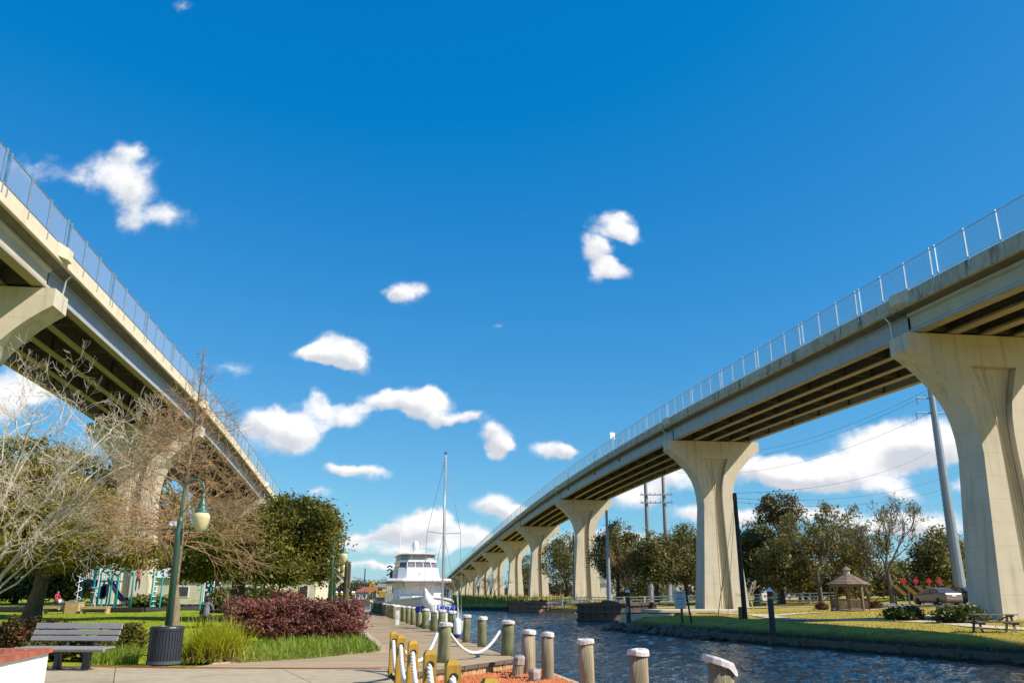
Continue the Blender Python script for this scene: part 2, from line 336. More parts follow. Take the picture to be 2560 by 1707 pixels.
def on(u, v):                               # point of the ground seen at a photo pixel
    r = ray(u, v); Ys = np.arange(6, 260, .06); X = r[0] / r[1] * Ys; Zr = CH + r[2] / r[1] * Ys
    k = int(np.argmax((Zr <= gh(X, Ys)) & (canal_sd(X, Ys) > -.2)))
    return Vector((X[k], Ys[k], float(gh(X[k:k+1], Ys[k:k+1])[0])))
def axis(parts):
    a = []
    for lo, hi, st in parts: a += list(np.arange(lo, hi, st))
    return np.array(a + [parts[-1][1]])
gx_ = axis([(-4000,-600,200),(-600,-120,24),(-120,-40,3),(-40,45,.6),(45,120,3),(120,600,24),(600,4000,200)])
gy_ = axis([(-400,0,40),(0,20,1.0),(20,140,.7),(140,320,3),(320,800,20),(800,6000,260)])
GXX, GYY = np.meshgrid(gx_, gy_); GZZ = gh(GXX, GYY)
GZZ += np.where(canal_sd(GXX, GYY) > 4, .03 * np.sin(GXX * .9) * np.sin(GYY * .7 + 1), 0) * (GYY > 26)
nx, ny = len(gx_), len(gy_); ii = np.arange(nx * ny).reshape(ny, nx)
gq = np.stack([ii[:-1,:-1], ii[:-1,1:], ii[1:,1:], ii[1:,:-1]], -1).reshape(-1, 4)
def grassmat():
    m = bpy.data.materials.new('lawn'); m.use_nodes = True; N, L = m.node_tree.nodes, m.node_tree.links; b = N['Principled BSDF']; b.inputs['Roughness'].default_value = .9; b.inputs['Specular IOR Level'].default_value = .1
    g = N.new('ShaderNodeNewGeometry'); sx = N.new('ShaderNodeSeparateXYZ'); L.new(g.outputs['Position'], sx.inputs[0])
    def noise(s, d=5):
        n = N.new('ShaderNodeTexNoise'); n.inputs['Scale'].default_value = s; n.inputs['Detail'].default_value = d; L.new(g.outputs['Position'], n.inputs['Vector']); return n.outputs['Fac']
    def mix(f, a, bb):
        k = N.new('ShaderNodeMix'); k.data_type = 'RGBA'; L.new(f, k.inputs['Factor'])
        for s, c in ((6, a), (7, bb)):
            if isinstance(c, tuple): k.inputs[s].default_value = (*c, 1)
            else: L.new(c, k.inputs[s])
        return k.outputs[2]
    def rng(f, a, bb):
        k = N.new('ShaderNodeMapRange'); k.inputs['From Min'].default_value = a; k.inputs['From Max'].default_value = bb; L.new(f, k.inputs['Value']); return k.outputs[0]
    fine = rng(noise(7), .35, .65); big = rng(noise(.22), .42, .62)
    lush = mix(fine, (.175,.24,.012), (.29,.33,.02)); dry = mix(fine, (.42,.305,.055), (.34,.27,.042))
    straw = mix(fine, (.42,.31,.075), (.35,.28,.05))
    worn = mix(rng(noise(1.1), .50, .66), mix(big, dry, straw), (.22,.20,.03)); right = mix(rng(noise(.5, 8), .60, .70), worn, (.40,.29,.13)); left = mix(rng(noise(.35), .60, .78), lush, dry)
    ad = N.new('ShaderNodeMath'); ad.operation = 'MULTIPLY_ADD'; L.new(sx.outputs['Y'], ad.inputs[0]); ad.inputs[1].default_value = .18; L.new(sx.outputs['X'], ad.inputs[2])
    side = rng(ad.outputs[0], 2.0, 9.0)
    c = mix(side, left, right)
    mud = rng(sx.outputs['Z'], -.28, -.55); c = mix(mud, c, (.045,.036,.02))
    L.new(c, b.inputs['Base Color'])
    bp = N.new('ShaderNodeBump'); bp.inputs['Strength'].default_value = .5; bp.inputs['Distance'].default_value = .06; L.new(noise(22), bp.inputs['Height']); L.new(bp.outputs[0], b.inputs['Normal'])
    return m
GRASS = grassmat()
tag(link('ground', npmesh('ground', np.stack([GXX.ravel(), GYY.ravel(), GZZ.ravel()], 1), gq), GRASS, smooth=True), kind='structure')
def watermat():
    m = bpy.data.materials.new('canal_water'); m.use_nodes = True; N, L = m.node_tree.nodes, m.node_tree.links; b = N['Principled BSDF']
    b.inputs['Base Color'].default_value = (.026,.032,.038,1); b.inputs['Roughness'].default_value = .04; b.inputs['IOR'].default_value = 1.5
    g = N.new('ShaderNodeNewGeometry'); mp = N.new('ShaderNodeMapping'); mp.inputs['Scale'].default_value = (1.0, 1.6, 1); mp.inputs['Rotation'].default_value = (0, 0, R(14)); L.new(g.outputs['Position'], mp.inputs['Vector'])
    n = N.new('ShaderNodeTexNoise'); n.inputs['Scale'].default_value = 7; n.inputs['Detail'].default_value = 3; n.inputs['Roughness'].default_value = .55; L.new(mp.outputs[0], n.inputs['Vector'])
    n2 = N.new('ShaderNodeTexNoise'); n2.inputs['Scale'].default_value = .25; n2.inputs['Detail'].default_value = 2; L.new(mp.outputs[0], n2.inputs['Vector'])
    mr = N.new('ShaderNodeMapRange'); mr.inputs['To Min'].default_value = .45; mr.inputs['To Max'].default_value = 1.0; L.new(n2.outputs['Fac'], mr.inputs['Value'])
    bp = N.new('ShaderNodeBump'); bp.inputs['Distance'].default_value = .10; L.new(mr.outputs[0], bp.inputs['Strength']); L.new(n.outputs['Fac'], bp.inputs['Height']); L.new(bp.outputs[0], b.inputs['Normal'])
    return m
wx = np.array([-400, 400.]); wy = np.array([-60, 900.])
def water():
    ys = [-60.0, -10, 4]; y = 6.0
    while y < 175: ys.append(y); y *= 1.005
    ys += [190, 240, 330, 500, 900]; ys = np.array(ys); ks = np.concatenate([[-9, -3, -1], np.linspace(-.42, .74, 430), [1, 3, 9]])
    KK, YY = np.meshgrid(ks, ys); XX = KK * np.maximum(np.abs(YY), 12); ZZ = np.zeros_like(XX); rg = np.random.default_rng(3)
    for i in range(34):
        lam = .24 * 1.058 ** i * rg.uniform(.9, 1.1); th = R(70) + rg.normal(0, .55); a = .0092 * lam ** .9 * rg.uniform(.6, 1.2)
        a = min(a, .03); ph = rg.uniform(0, 6.3); k = 2 * PI / lam; fade = np.clip(1.6 - np.abs(YY) * .0075 / lam, 0, 1)
        ZZ += a * fade * np.sin(k * (XX * math.cos(th) + YY * math.sin(th)) + ph + 1.3 * np.sin(XX * .31 * (1 + i % 3) + YY * .23))
    ZZ *= .62 + .38 * np.sin(XX * .16 + 1 + .9 * np.sin(YY * .05)) * np.sin(YY * .11 + .5 * np.sin(XX * .2)); ZZ *= (YY > 3) & (YY < 176)
    n0, n1 = XX.shape; ii = np.arange(n0 * n1).reshape(n0, n1); q = np.stack([ii[:-1,:-1], ii[:-1,1:], ii[1:,1:], ii[1:,:-1]], -1).reshape(-1, 4)
    return npmesh('canal_water', np.stack([XX.ravel(), YY.ravel(), ZZ.ravel() + WATER_Z], 1), q)
tag(link('canal_water', water(), watermat(), smooth=True), kind='structure')

# ------------------------------------------------------------------ the two bridges
BV = ray(980, HY); BB = BV[0] / BV[1]; BN = math.hypot(1, BB)
BD = Vector((BB / BN, 1 / BN, 0)); PD = Vector((1 / BN, -BB / BN, 0))
def hermite(pts):
    xs = np.array([p[0] for p in pts], float); zs = np.array([p[1] for p in pts], float); m = np.gradient(zs, xs)
    def f(x):
        i = int(np.clip(np.searchsorted(xs, x) - 1, 0, len(xs) - 2)); h = xs[i+1] - xs[i]; t = (x - xs[i]) / h
        return float((2*t**3-3*t**2+1)*zs[i] + (t**3-2*t**2+t)*h*m[i] + (-2*t**3+3*t**2)*zs[i+1] + (t**3-t**2)*h*m[i+1])
    return f
def pier_mesh(h):
    """hammerhead pier, cap top at z = h; x across the bridge, y along it"""
    lv = [(0,5.25,0,0),(1.0,5.25,0,0),(1.35,4.75,0,0),(1.75,4.25,0,0),(1.95,4.0,1.5,0),(1.96,4.0,1.5,.5),(2.5,3.45,1.3,.5),(3.3,2.75,1.02,.5),(4.2,2.2,.75,.5),(5.0,1.92,.6,.5),(6.0,1.72,.52,.5),(7.2,1.66,.5,.5)]
    lv.append((h + .6, 1.66 + (h - 6.6) * .075, .5 + (h - 7) * .018, .5))
    b = MB(); rings = []
    for dz, hw, hr, dp in lv:
        t = .92 + .030 * dz; z = h - dz; ring = []; hr = max(hr, .5) if dp == 0 and hr == 0 else hr
        K = 12
        def side(sg):
            pts = [(hw * sg, -t * sg)] ; q = []
            for i in range(K + 1):
                x = -hr + 2 * hr * i / K; q.append((x, t - dp + (.07 if i % 2 else 0) * (1 if dp else 0)))
            fr = [(hr, t)] + q[::-1] + [(-hr, t)]
            if sg > 0: return [(hw, -t), (hw, t)] + fr
            return [(-x, -y) for x, y in [(hw, -t), (hw, t)] + fr]
        ring = [(x, y, z) for x, y in side(1) + side(-1)]
        rings.append(ring)
    b.loft(rings); return b
def bridge(name, label, a, side, prof, piers, steel, s0, s1, fence_end, panel_end):
    Wd = 10.5; zt = hermite(prof); O = Vector((a, 0, 0)); pd = PD * side
    P = lambda s, w, z: O + BD * s + pd * w + Vector((0, 0, z))
    base = P(piers[0][0], 5, 0); root = empty(name, base, label=label, cat='bridge')
    def sweep(sec, sa, sb, step=5.0):
        n = max(2, int(abs(sb - sa) / step) + 1); return MB().loft([[P(s, w, zt(s) + dz) for w, dz in sec] for s in np.linspace(sa, sb, n)])
    rz = math.atan2(pd.y, pd.x)
    joints = [s0] + [p[0] for p in piers if s0 < p[0] < s1] + [s1]
    for i in range(len(joints) - 1):
        ja, jb = joints[i] + .03, joints[i+1] - .03
        st = any(lo <= (ja + jb) / 2 <= hi for lo, hi in steel)
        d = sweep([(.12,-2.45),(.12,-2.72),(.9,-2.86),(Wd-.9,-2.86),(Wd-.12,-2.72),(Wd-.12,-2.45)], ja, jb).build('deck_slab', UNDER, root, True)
        for w0 in (0, Wd):
            sg = 1 if w0 == 0 else -1
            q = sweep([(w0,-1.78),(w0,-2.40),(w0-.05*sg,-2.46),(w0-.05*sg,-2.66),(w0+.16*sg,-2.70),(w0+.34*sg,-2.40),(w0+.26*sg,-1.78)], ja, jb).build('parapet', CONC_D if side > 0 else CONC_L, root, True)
        for k in range(5):
            w = .95 + k * (Wd - 1.9) / 4
            if st: sec = [(w-.26,-4.12),(w+.26,-4.12),(w+.26,-4.06),(w+.03,-4.06),(w+.03,-2.9),(w+.2,-2.9),(w+.2,-2.84),(w-.2,-2.84),(w-.2,-2.9),(w-.03,-2.9),(w-.03,-4.06),(w-.26,-4.06)]
            else: sec = [(w-.34,-4.12),(w+.34,-4.12),(w+.34,-3.92),(w+.1,-3.72),(w+.1,-3.08),(w+.3,-2.98),(w+.3,-2.84),(w-.3,-2.84),(w-.3,-2.98),(w-.1,-3.08),(w-.1,-3.72),(w-.34,-3.92)]
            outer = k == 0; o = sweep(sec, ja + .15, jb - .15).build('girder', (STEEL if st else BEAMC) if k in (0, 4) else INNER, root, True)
            if True:
                fw = .262 if st else .342; sweep([(w-fw,-4.125),(w+fw,-4.125),(w+fw,-4.055 if st else -4.0),(w-fw,-4.055 if st else -4.0)], ja + .14, jb - .14).build('bottom_flange', FLANGE, o, True)
        if (ja < 200):
            nb = max(2, int((jb - ja) / (5.5 if st else 14)))
            for j in range(nb + 1):
                s = ja + .6 + (jb - ja - 1.2) * j / nb; b = MB()
                for k in range(4):
                    wa = .95 + k * (Wd - 1.9) / 4 + .04; wb = wa + (Wd - 1.9) / 4 - .08; z = zt(s)
                    if st and 0 < j < nb:
                        b.beam(P(s, wa, z-3.95), P(s, wb, z-3.95), .09, .09); b.beam(P(s, wa, z-3.05), P(s, wb, z-3.05), .08, .08)
                        b.beam(P(s, wa, z-3.05), P(s, (wa+wb)/2, z-3.95), .07, .07); b.beam(P(s, wb, z-3.05), P(s, (wa+wb)/2, z-3.95), .07, .07)
                        b.beam(P(s, wa+.05, z-3.0), P(s, wa+.05, z-4.0), .14, .03); b.beam(P(s, wb-.05, z-3.0), P(s, wb-.05, z-4.0), .14, .03)
                    else: b.beam(P(s, wa, z-3.45), P(s, wb, z-3.45), .25, 1.1)
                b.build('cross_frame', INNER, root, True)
    # expansion-joint blocks on the visible parapet
    for ps, pb in piers[:4]:
        z = zt(ps); b = MB()
        b.loft([[P(ps - sgn_s, w, z + dz) for w, dz in ((-.03,-1.74),(-.03,-2.5),(.2,-2.5),(.2,-1.74))] if abs(sgn_s) > .9 else [P(ps - sgn_s, w, z + dz) for w, dz in ((-.30,-1.76),(-.30,-2.42),(.2,-2.56),(.2,-1.76))] for sgn_s in (1.6, .7, .12)])
        b.build('joint_block', CONC if side > 0 else CONC_L, root, True)
    # piers
    for ps, pb in piers:
        h = zt(ps) - 4.22 - pb; base = P(ps, Wd / 2, pb)
        pr = empty('pier', base, rz, parent=root)
        pier_mesh(h).build('hammerhead', CONC, pr)
        if ps < 260:
            for k in range(5):
                w = .95 + k * (Wd - 1.9) / 4 - Wd / 2
                box('bearing', (w, 0, h + .05), (.6, 1.1, .10), DARKM, pr)
    for ps, pb in piers[:3]:                # drain pipes beside the joints
        z = zt(ps); MB().tube([P(ps + 1.1, .02, z - 2.6), P(ps + 1.1, .35, z - 3.0), P(ps + 1.1, .45, z - 4.3), P(ps + 1.0, .5, z - 4.9)], .07, 8).build('drain_pipe', GALV, root, True, smooth=True)
    # fence: pairs of posts, two single posts between
    post = MB().box((0,.09,.98), (.075,.075,1.72)).box((0,-.02,-.13),(.07,.10,.52)).box((0,.03,.13),(.07,.16,.08)).mesh('fence_post'); post.materials.append(GALV)
    s = s0; k = 0; ss = []
    while s < fence_end:
        ss.append(s); s += (.5, 2.5, 2.5, 2.5)[k % 4]; k += 1
    def put(nm, me, p, rot=None, scale=None):
        o = bpy.data.objects.new(nm, me); COL.objects.link(o); o.parent = root; o.location = p - WO[root.name]
        if rot: o.rotation_euler = rot
        if scale: o.scale = scale
        return o
    rz2 = math.atan2(pd.y, pd.x)
    for s in ss: put('fence_post', post, P(s, 0, zt(s) - 1.82), (0, 0, rz2 - 0.0 if side > 0 else rz2))
    pan = bpy.data.meshes.new('fence_panel'); pan.from_pydata([(0,0,0),(1,0,0),(1,0,1.66),(0,0,1.66),(0,.012,0),(1,.012,0),(1,.012,1.66),(0,.012,1.66)], [], [(0,1,2,3)]); pan.materials.append(WIRE)
    bz = math.atan2(BD.y, BD.x)
    for i in range(len(ss) - 1):
        if ss[i] > panel_end: break
        ds = ss[i+1] - ss[i]; 
        if ds < 1: continue
        sl = math.atan2(zt(ss[i+1]) - zt(ss[i]), ds)
        put('fence_panel', pan, P(ss[i], .09, zt(ss[i]) - 1.68), (0, -sl, bz), (ds, 1, 1))
    if fence_end > panel_end:
        n = int((fence_end - panel_end) / 6); V = []; Q = []
        for i, s in enumerate(np.linspace(ss[-1] if panel_end > ss[-1] else panel_end, s1, n)):
            V += [P(s, .09, zt(s) - 1.68), P(s, .09, zt(s) - .02)]
            if i: Q.append((2*i-2, 2*i, 2*i+1, 2*i-1))
        tag(link('fence_mesh', npmesh('fence_mesh', [tuple(v) for v in V], Q), WIRE, root, True), kind='stuff')
    n = int((s1 - s0) / 5)
    for dz, r in ((-.02, .035), (-1.62, .03)):
        MB().tube([P(s, .09, zt(s) + dz) for s in np.linspace(s0, s1, n)], r, 5).build('fence_rail', GALV, root, True)
    return root, P, zt
RB, RP, RZT = bridge('road_bridge', 'tall beige concrete bridge on hammerhead piers along the right side of the canal', 30.0, 1,
    [(10,18.9),(25,19.55),(37,20.15),(61,21.05),(89,21.95),(120,22.45),(150,22.55),(182,22.2),(230,21.0),(282,19.5),(335,17.7),(392,15.6),(450,13.3),(517,10.6),(600,7.3),(700,4.2)],
    [(48.6,.15),(93.4,-.1),(158.8,-.7),(210.5,-.6),(250.6,-.5),(292.4,-.5),(335.6,-.4),(382,-.4),(424,-.3),(466,-.3),(508,-.2),(550,-.2),(592,-.2)],
    [(48.6,210)], -12, 640, 330, 240)
LB, LP, LZT = bridge('road_bridge', 'tall beige concrete bridge rising over the playground on the left', -19.3, -1,
    [(-20,21.6),(20,21.9),(34,21.95),(62,21.75),(76,21.6),(95,20.9),(111,20.0),(147,17.8),(200,15.6),(260,13.4),(317,11.6),(400,9),(520,5.5)],
    [(44.6,.3),(81.8,.4),(126,.4),(170,.3),(213,.2),(256,.2),(298,0),(340,0)],
    [(44.6,170)], -12, 420, 205, 190)

# ------------------------------------------------------------------ paving, boardwalk, gravel
def clip(poly, nrm, off):                   # keep the side where p.n >= off
    out = []; n = len(poly)
    for i in range(n):
        p, q = poly[i], poly[(i+1) % n]; a = p[0]*nrm[0]+p[1]*nrm[1]-off; b = q[0]*nrm[0]+q[1]*nrm[1]-off
        if a >= 0: out.append(p)
        if (a >= 0) != (b >= 0):
            t = a / (a - b); out.append((p[0]+t*(q[0]-p[0]), p[1]+t*(q[1]-p[1])))
    return out
def prism(b, poly, z0, z1):
    n = len(poly); b.add([(x, y, z0) for x, y in poly] + [(x, y, z1) for x, y in poly], [tuple(range(n))[::-1], tuple(range(n, 2*n))] + [(i, (i+1) % n, n+(i+1) % n, n+i) for i in range(n)])
PLAZA = [(-40,-8),(3.0,-8),(1.6,0),(-.25,7.6),(-2.35,17.05),(-2.62,18.55),(-6.9,18.75),(-9,19.1),(-13,19.4),(-40,20.4)]
SLAB = M('exposed_aggregate', (.44,.36,.245), (.34,.275,.18), scale=3.5, rough=.9, bump=.25, bscale=60, rnd=.06, streak=((.9,.9,.9), .6, (.25,.20,.13)))
pz = tag(empty('plaza', (-6, 12, 0)), kind='structure'); pz['kind'] = 'structure'
ca, sa = math.cos(R(24)), math.sin(R(24)); g = 3.2
for i in range(-8, 14):
    for j in range(-16, 14):
        q = clip(clip(clip(clip(PLAZA, (ca, sa), i*g+.008), (-ca, -sa), -(i+1)*g+.008), (-sa, ca), j*g+.008), (sa, -ca), -(j+1)*g+.008)
        if len(q) > 2:
            cx = sum(p[0] for p in q)/len(q); cy = sum(p[1] for p in q)/len(q)
            if cy > 5:
                b = MB(); prism(b, q, -.05, 0); b.build('paving_slab', SLAB, pz, True)
b = MB(); prism(b, PLAZA, -.055, -.012); b.build('joint_bed', M('joint_dirt', (.12,.10,.07), rough=.95), pz, True)
BRICK = M('red_brick', (.42,.12,.06), (.33,.09,.05), scale=9, rough=.85, bump=.2, rnd=.22)
MORTAR = M('mortar', (.42,.37,.30), rough=.95)
b = MB(); e0, e1 = Vector((-13,19.52,0)), Vector((-2.62,18.67,0)); dl = (e1-e0).length; dv = (e1-e0)/dl
for k in range(int(dl / .21)):
    c = e0 + dv * (k*.21+.105); b.box((c.x, c.y, -.015), (.20,.10,.05), math.atan2(dv.y, dv.x))
tag(b.build('brick_edging', BRICK), kind='structure')
def plankmat(name, c1, c2):
    m = M(name, c1, c2, scale=1.2, rough=.85, bump=.25, bscale=20, stretch=(1,8,1)); N, L = m.node_tree.nodes, m.node_tree.links
    a = N.new('ShaderNodeAttribute'); a.attribute_name = 'tint'; bs = N['Principled BSDF']; src = bs.inputs['Base Color'].links[0].from_socket
    vm = N.new('ShaderNodeVectorMath'); vm.operation = 'SCALE'; L.new(src, vm.inputs[0]); L.new(a.outputs['Fac'], vm.inputs['Scale']); L.new(vm.outputs[0], bs.inputs['Base Color']); return m
DECKM = plankmat('weathered_deck', (.42,.31,.19), (.33,.24,.145))
WALK = [(-6.95,18.9),(-2.55,18.7),(-2.28,17.15),(.22,21.6),(-.35,23.6),(-1.1,27.4),(-11.0,72),(-14.2,86.5),(-18,86.5),(-9.9,53),(-3.5,24.3),(-4.3,23.75),(-6.7,19.9)]
def boardwalk():
    ax = Vector((-.10, .995)).normalized(); V = []; Fc = []; T = []; t = 16.4; b = MB()
    k = 0
    while t < 88:
        if k == 80: ax = ax
        q = clip(clip(WALK, (ax.x, ax.y), t), (-ax.x, -ax.y), -(t+.138))
        if len(q) > 2:
            n0 = len(b.f); prism(b, q, -.055, random.uniform(-.004, .003)); T += [random.choice((.75,.9,1,1.1,1.2,1.05))] * (len(b.f)-n0)
        t += .145; k += 1
    me = b.mesh('boardwalk'); a = me.attributes.new('tint', 'FLOAT', 'FACE'); a.data.foreach_set('value', np.array(T, np.float32))
    return link('boardwalk', me, DECKM)
tag(boardwalk(), kind='structure')
TIMBER = M('treated_timber', (.46,.31,.17), (.36,.235,.125), scale=1.5, rough=.8, bump=.25, bscale=25, stretch=(6,6,.7), rnd=.2)
TIMB_D = M('dark_timber', (.15,.115,.08), (.10,.08,.055), scale=2, rough=.85, bump=.3, stretch=(5,5,.6), rnd=.12)
# timber kerb along the left of the walk
b = MB()
for p, q in (((-3.5,24.35),(-9.95,53.1)),((-9.95,53.1),(-18.05,86.6))): b.beam((p[0]-.1,p[1],.06),(q[0]-.1,q[1],.06),.2,.16)
b.beam((-3.5,24.36,-.02),(-4.3,23.83,-.02),.10,.07).beam((-4.3,23.83,-.02),(-6.75,19.95,-.02),.10,.07)
tag(b.build('boardwalk_kerb', M('weathered_kerb', (.52,.42,.29), (.42,.33,.22), scale=3, rough=.85)), kind='structure')
# retaining wall of upright boards below the edge of the boardwalk
rw = empty('retaining_wall', (-1.0, 19.3, -.5), label='low retaining wall of upright timber boards under the boardwalk edge', cat='wall')
A0, A1 = Vector((-2.28,17.0,0)), Vector((.18,21.5,0)); dl = (A1-A0).length; dv = (A1-A0)/dl; nn = Vector((dv.y,-dv.x,0)); rzb = math.atan2(dv.y, dv.x)
for k in range(int(dl/.15)):
    c = A0 + dv*(k*.15+.075) + nn*(.02+random.uniform(0,.012)); MB().box((c.x,c.y,-.33),(.143,.04,.56),rzb).build('board', TIMBER, rw, True)
MB().beam(A0+nn*.05+Vector((0,0,-.02)), A1+nn*.05+Vector((0,0,-.02)), .10,.07).build('edge_beam', TIMB_D, rw, True)
for k in range(9):
    c = A0 + dv*(k*.58+.15)+nn*.1; MB().box((c.x,c.y,-.03),(.05,.03,.10),rzb).build('edge_block', TIMB_D, rw, True)
# orange crushed brick bed
def gravel():
    poly = [(-2.3,16.9),(.15,21.35),(.75,20.4),(1.15,18.2),(2.15,13.9),(2.6,9),(2.7,2),(1.7,2),(-.15,7.6)]
    n = 26000; pts = []
    xs = RNG.uniform(-2.4,2.8,n*3); ys = RNG.uniform(6.5,21.4,n*3); ins = np.zeros(n*3,bool)
    for i in range(len(poly)):
        (x1,y1),(x2,y2) = poly[i], poly[(i+1)%len(poly)]; ins ^= ((y1>ys)!=(y2>ys))&(xs<(x2-x1)*(ys-y1)/((y2-y1) or 1e-9)+x1)
    xs, ys = xs[ins][:n], ys[ins][:n]; n = len(xs); s = RNG.uniform(.012,.035,n)
    zs = -.20 + RNG.uniform(-.01,.02,n)
    tet = np.array([(1,0,-.4),(-.5,.87,-.4),(-.5,-.87,-.4),(0,0,.9)]); ang = RNG.uniform(0,6.28,n)
    ca_, sa_ = np.cos(ang)[:,None], np.sin(ang)[:,None]
    P = np.stack([xs[:,None]+s[:,None]*(tet[:,0]*ca_-tet[:,1]*sa_), ys[:,None]+s[:,None]*(tet[:,0]*sa_+tet[:,1]*ca_), zs[:,None]+s[:,None]*tet[:,2]*RNG.uniform(.6,1.1,n)[:,None]],-1).reshape(-1,3)
    base = np.arange(n)[:,None,None]*4; Fq = (base+np.array([(0,1,3),(1,2,3),(2,0,3)])[None]).reshape(-1,3)
    GR = leafmat('crushed_brick', (.40,.10,.035), (.66,.24,.10), trans=.0, rough=.9)
    tag(link('crushed_brick_bed', npmesh('gravel', P, Fq, np.repeat(RNG.uniform(0,1,n),3)), GR, smooth=False), 'orange crushed brick covering the bed beside the boardwalk', 'gravel', kind='stuff')
    b = MB(); prism(b, poly, -.6, -.205); tag(b.build('gravel_base', M('gravel_soil', (.42,.13,.055), (.34,.10,.04), scale=30, rough=.95)), kind='structure')
gravel()
# timber edging by the water
te = empty('timber_edging', (1.6,15,-.4), label='weathered timber bulkhead edging between the orange bed and the canal', cat='edging')
for k, (p, q) in enumerate((((.62,21.3),(1.28,18.0)),((1.28,18.0),(2.45,13.8)),((2.45,13.8),(2.95,8)))): 
    MB().beam((p[0],p[1],-.27),(q[0],q[1],-.27),.22,.12).build('cap_plank', M('weathered_kerb', (0,0,0)), te, True)
    MB().beam((p[0]-.02,p[1],-.75),(q[0]-.02,q[1],-.75),.1,.82).build('bulkhead_board', TIMB_D, te, True)

# ------------------------------------------------------------------ pilings
PILE_A = M('green_piling', (.22,.225,.10), (.145,.14,.075), scale=2, rough=.85, bump=.5, bscale=9, stretch=(5,5,.5), rnd=.25, streak=((9,9,.5), .75, (.06,.05,.03)))
PILE_B = M('grey_brown_piling', (.38,.30,.19), (.26,.205,.13), scale=2, rough=.85, bump=.5, bscale=9, stretch=(5,5,.5), rnd=.22, streak=((9,9,.5), .75, (.10,.085,.045)))
CAPM = M('white_pile_cap', (.68,.63,.61), (.54,.48,.45), scale=6, rough=.5, rnd=.05)
def pile(x, y, zb, zt, r, label, group=None, mat=None, droop=0.0, name='piling'):
    root = empty(name, (x, y, zb), random.uniform(0, 6), label, 'piling', group); zt += random.uniform(-.03,.03); r *= random.uniform(.92,1.08); h = zt - zb; root.rotation_euler[0] = random.gauss(0,.018); root.rotation_euler[1] = random.gauss(0,.018)
    prof = [(r*1.04,0),(r,h*.35),(r*.985,h*.7),(r*.96,h-.03)]
    b = MB(); b.lathe(prof, n=16)
    for i, v in enumerate(b.v):
        a = math.atan2(v[1], v[0]); k = 1+.035*math.sin(3*a+x*7)+.02*math.sin(7*a+y*5); b.v[i] = (v[0]*k, v[1]*k, v[2])
    b.build('shaft', mat or PILE_A, root, smooth=True)
    rc = r*1.12; b = MB(); b.lathe([(rc*.99,h-.062),(rc*1.03,h-.058),(rc,h),(rc*.93,h+.022),(.001,h+.035)], n=14)
    if droop:
        for i, v in enumerate(b.v):
            k = 1.28 if v[0]*1 < 0 else 1.12; b.v[i] = (v[0]*k, v[1]*1.05, v[2]+droop*v[0]/r*-.35-(.05 if v[0] > r*.7 else 0))
    else:
        for i, v in enumerate(b.v):
            a = math.atan2(v[1], v[0]); k = 1+.045*math.sin(4*a+x*9); b.v[i] = (v[0]*k, v[1]*k, v[2]+.012*math.sin(2*a+y))
    b.build('cap', CAPM, root)
    return root
LBL = 'weathered round piling with white cap'
p1 = flat(1107,1655); p2 = flat(1267,1637)
pile(p1.x, p1.y, -.1, .84, .145, 'green white-capped piling on the boardwalk, a rope hanging from it on both sides')
pile(p2.x, p2.y, -.1, .84, .15, 'green white-capped piling at the boardwalk corner, right end of the hanging rope')
for u, v, vt, lab in ((1206,1616,1545,'green white-capped piling at the deck edge behind the sagging rope, the nearer of two'),(1164,1604,1539,'green white-capped piling at the deck edge behind the sagging rope, the farther of two')):
    q = flat(u, v); pile(q.x, q.y, -.1, .83, .135, lab)
ORD = ['first','second','third','fourth','fifth','sixth','seventh','eighth','ninth','tenth','eleventh','twelfth','thirteenth','fourteenth','fifteenth','sixteenth','seventeenth','eighteenth','last']
row = [(1128,1588,'widest of the far piling row, just right of the rope piling'),(1103,1579,0),(1085,1577,0),(1067,1571,0),(1053,1566,0),(1040,1561,0),(1027.5,1557,0),(1012,1553,0),(1002,1550,0),(984,1546.5,0),(978,1544,0),(972.7,1542,0),(966,1539.5,0),(960,1537,0),(951,1534.5,0),(946,1533,0),(941,1531.5,0),(936,1530,0),(931,1529,0)]
for i, (u, v, _) in enumerate(row):
    q = flat(u, v); ex = -1.1 + (q.y-27.4)*-.2222
    pile(min(q.x, ex-.1) if i > 2 else q.x, q.y, -.1, .83, .15 if i else .16, ORD[i]+' white-capped piling of the long boardwalk row, counted from the near end', 'pilings along the canal edge of the boardwalk')
for u, vt, Y, rr, lab, mt in ((1321,1575,19.8,.150,'grey-brown white-capped piling in the orange bed, farthest of the five by the water',PILE_B),(1367,1585,18.6,.142,'brown white-capped piling in the orange bed, pale scrape below its cap',PILE_B),
        (1467,1600,16.4,.143,'olive-brown white-capped piling at the water edge, third of the five nearest',PILE_B),(1594,1625,13.6,.145,'grey-brown white-capped piling standing alone at the bottom edge, second nearest',PILE_B)):
    q = at(u, vt, Y); pile(q.x, q.y, -1.3, q.z, rr, lab, mat=mt)
q = at(1788,1652,10.6); pile(q.x, q.y, -1.3, q.z, .155, 'nearest piling with a loose tilted white cap at the bottom right', mat=PILE_B, droop=.16)
for o in bpy.data.objects:
    if o.name.startswith('piling') and o.get('label','').startswith('nearest'): o.rotation_euler[2] = .1
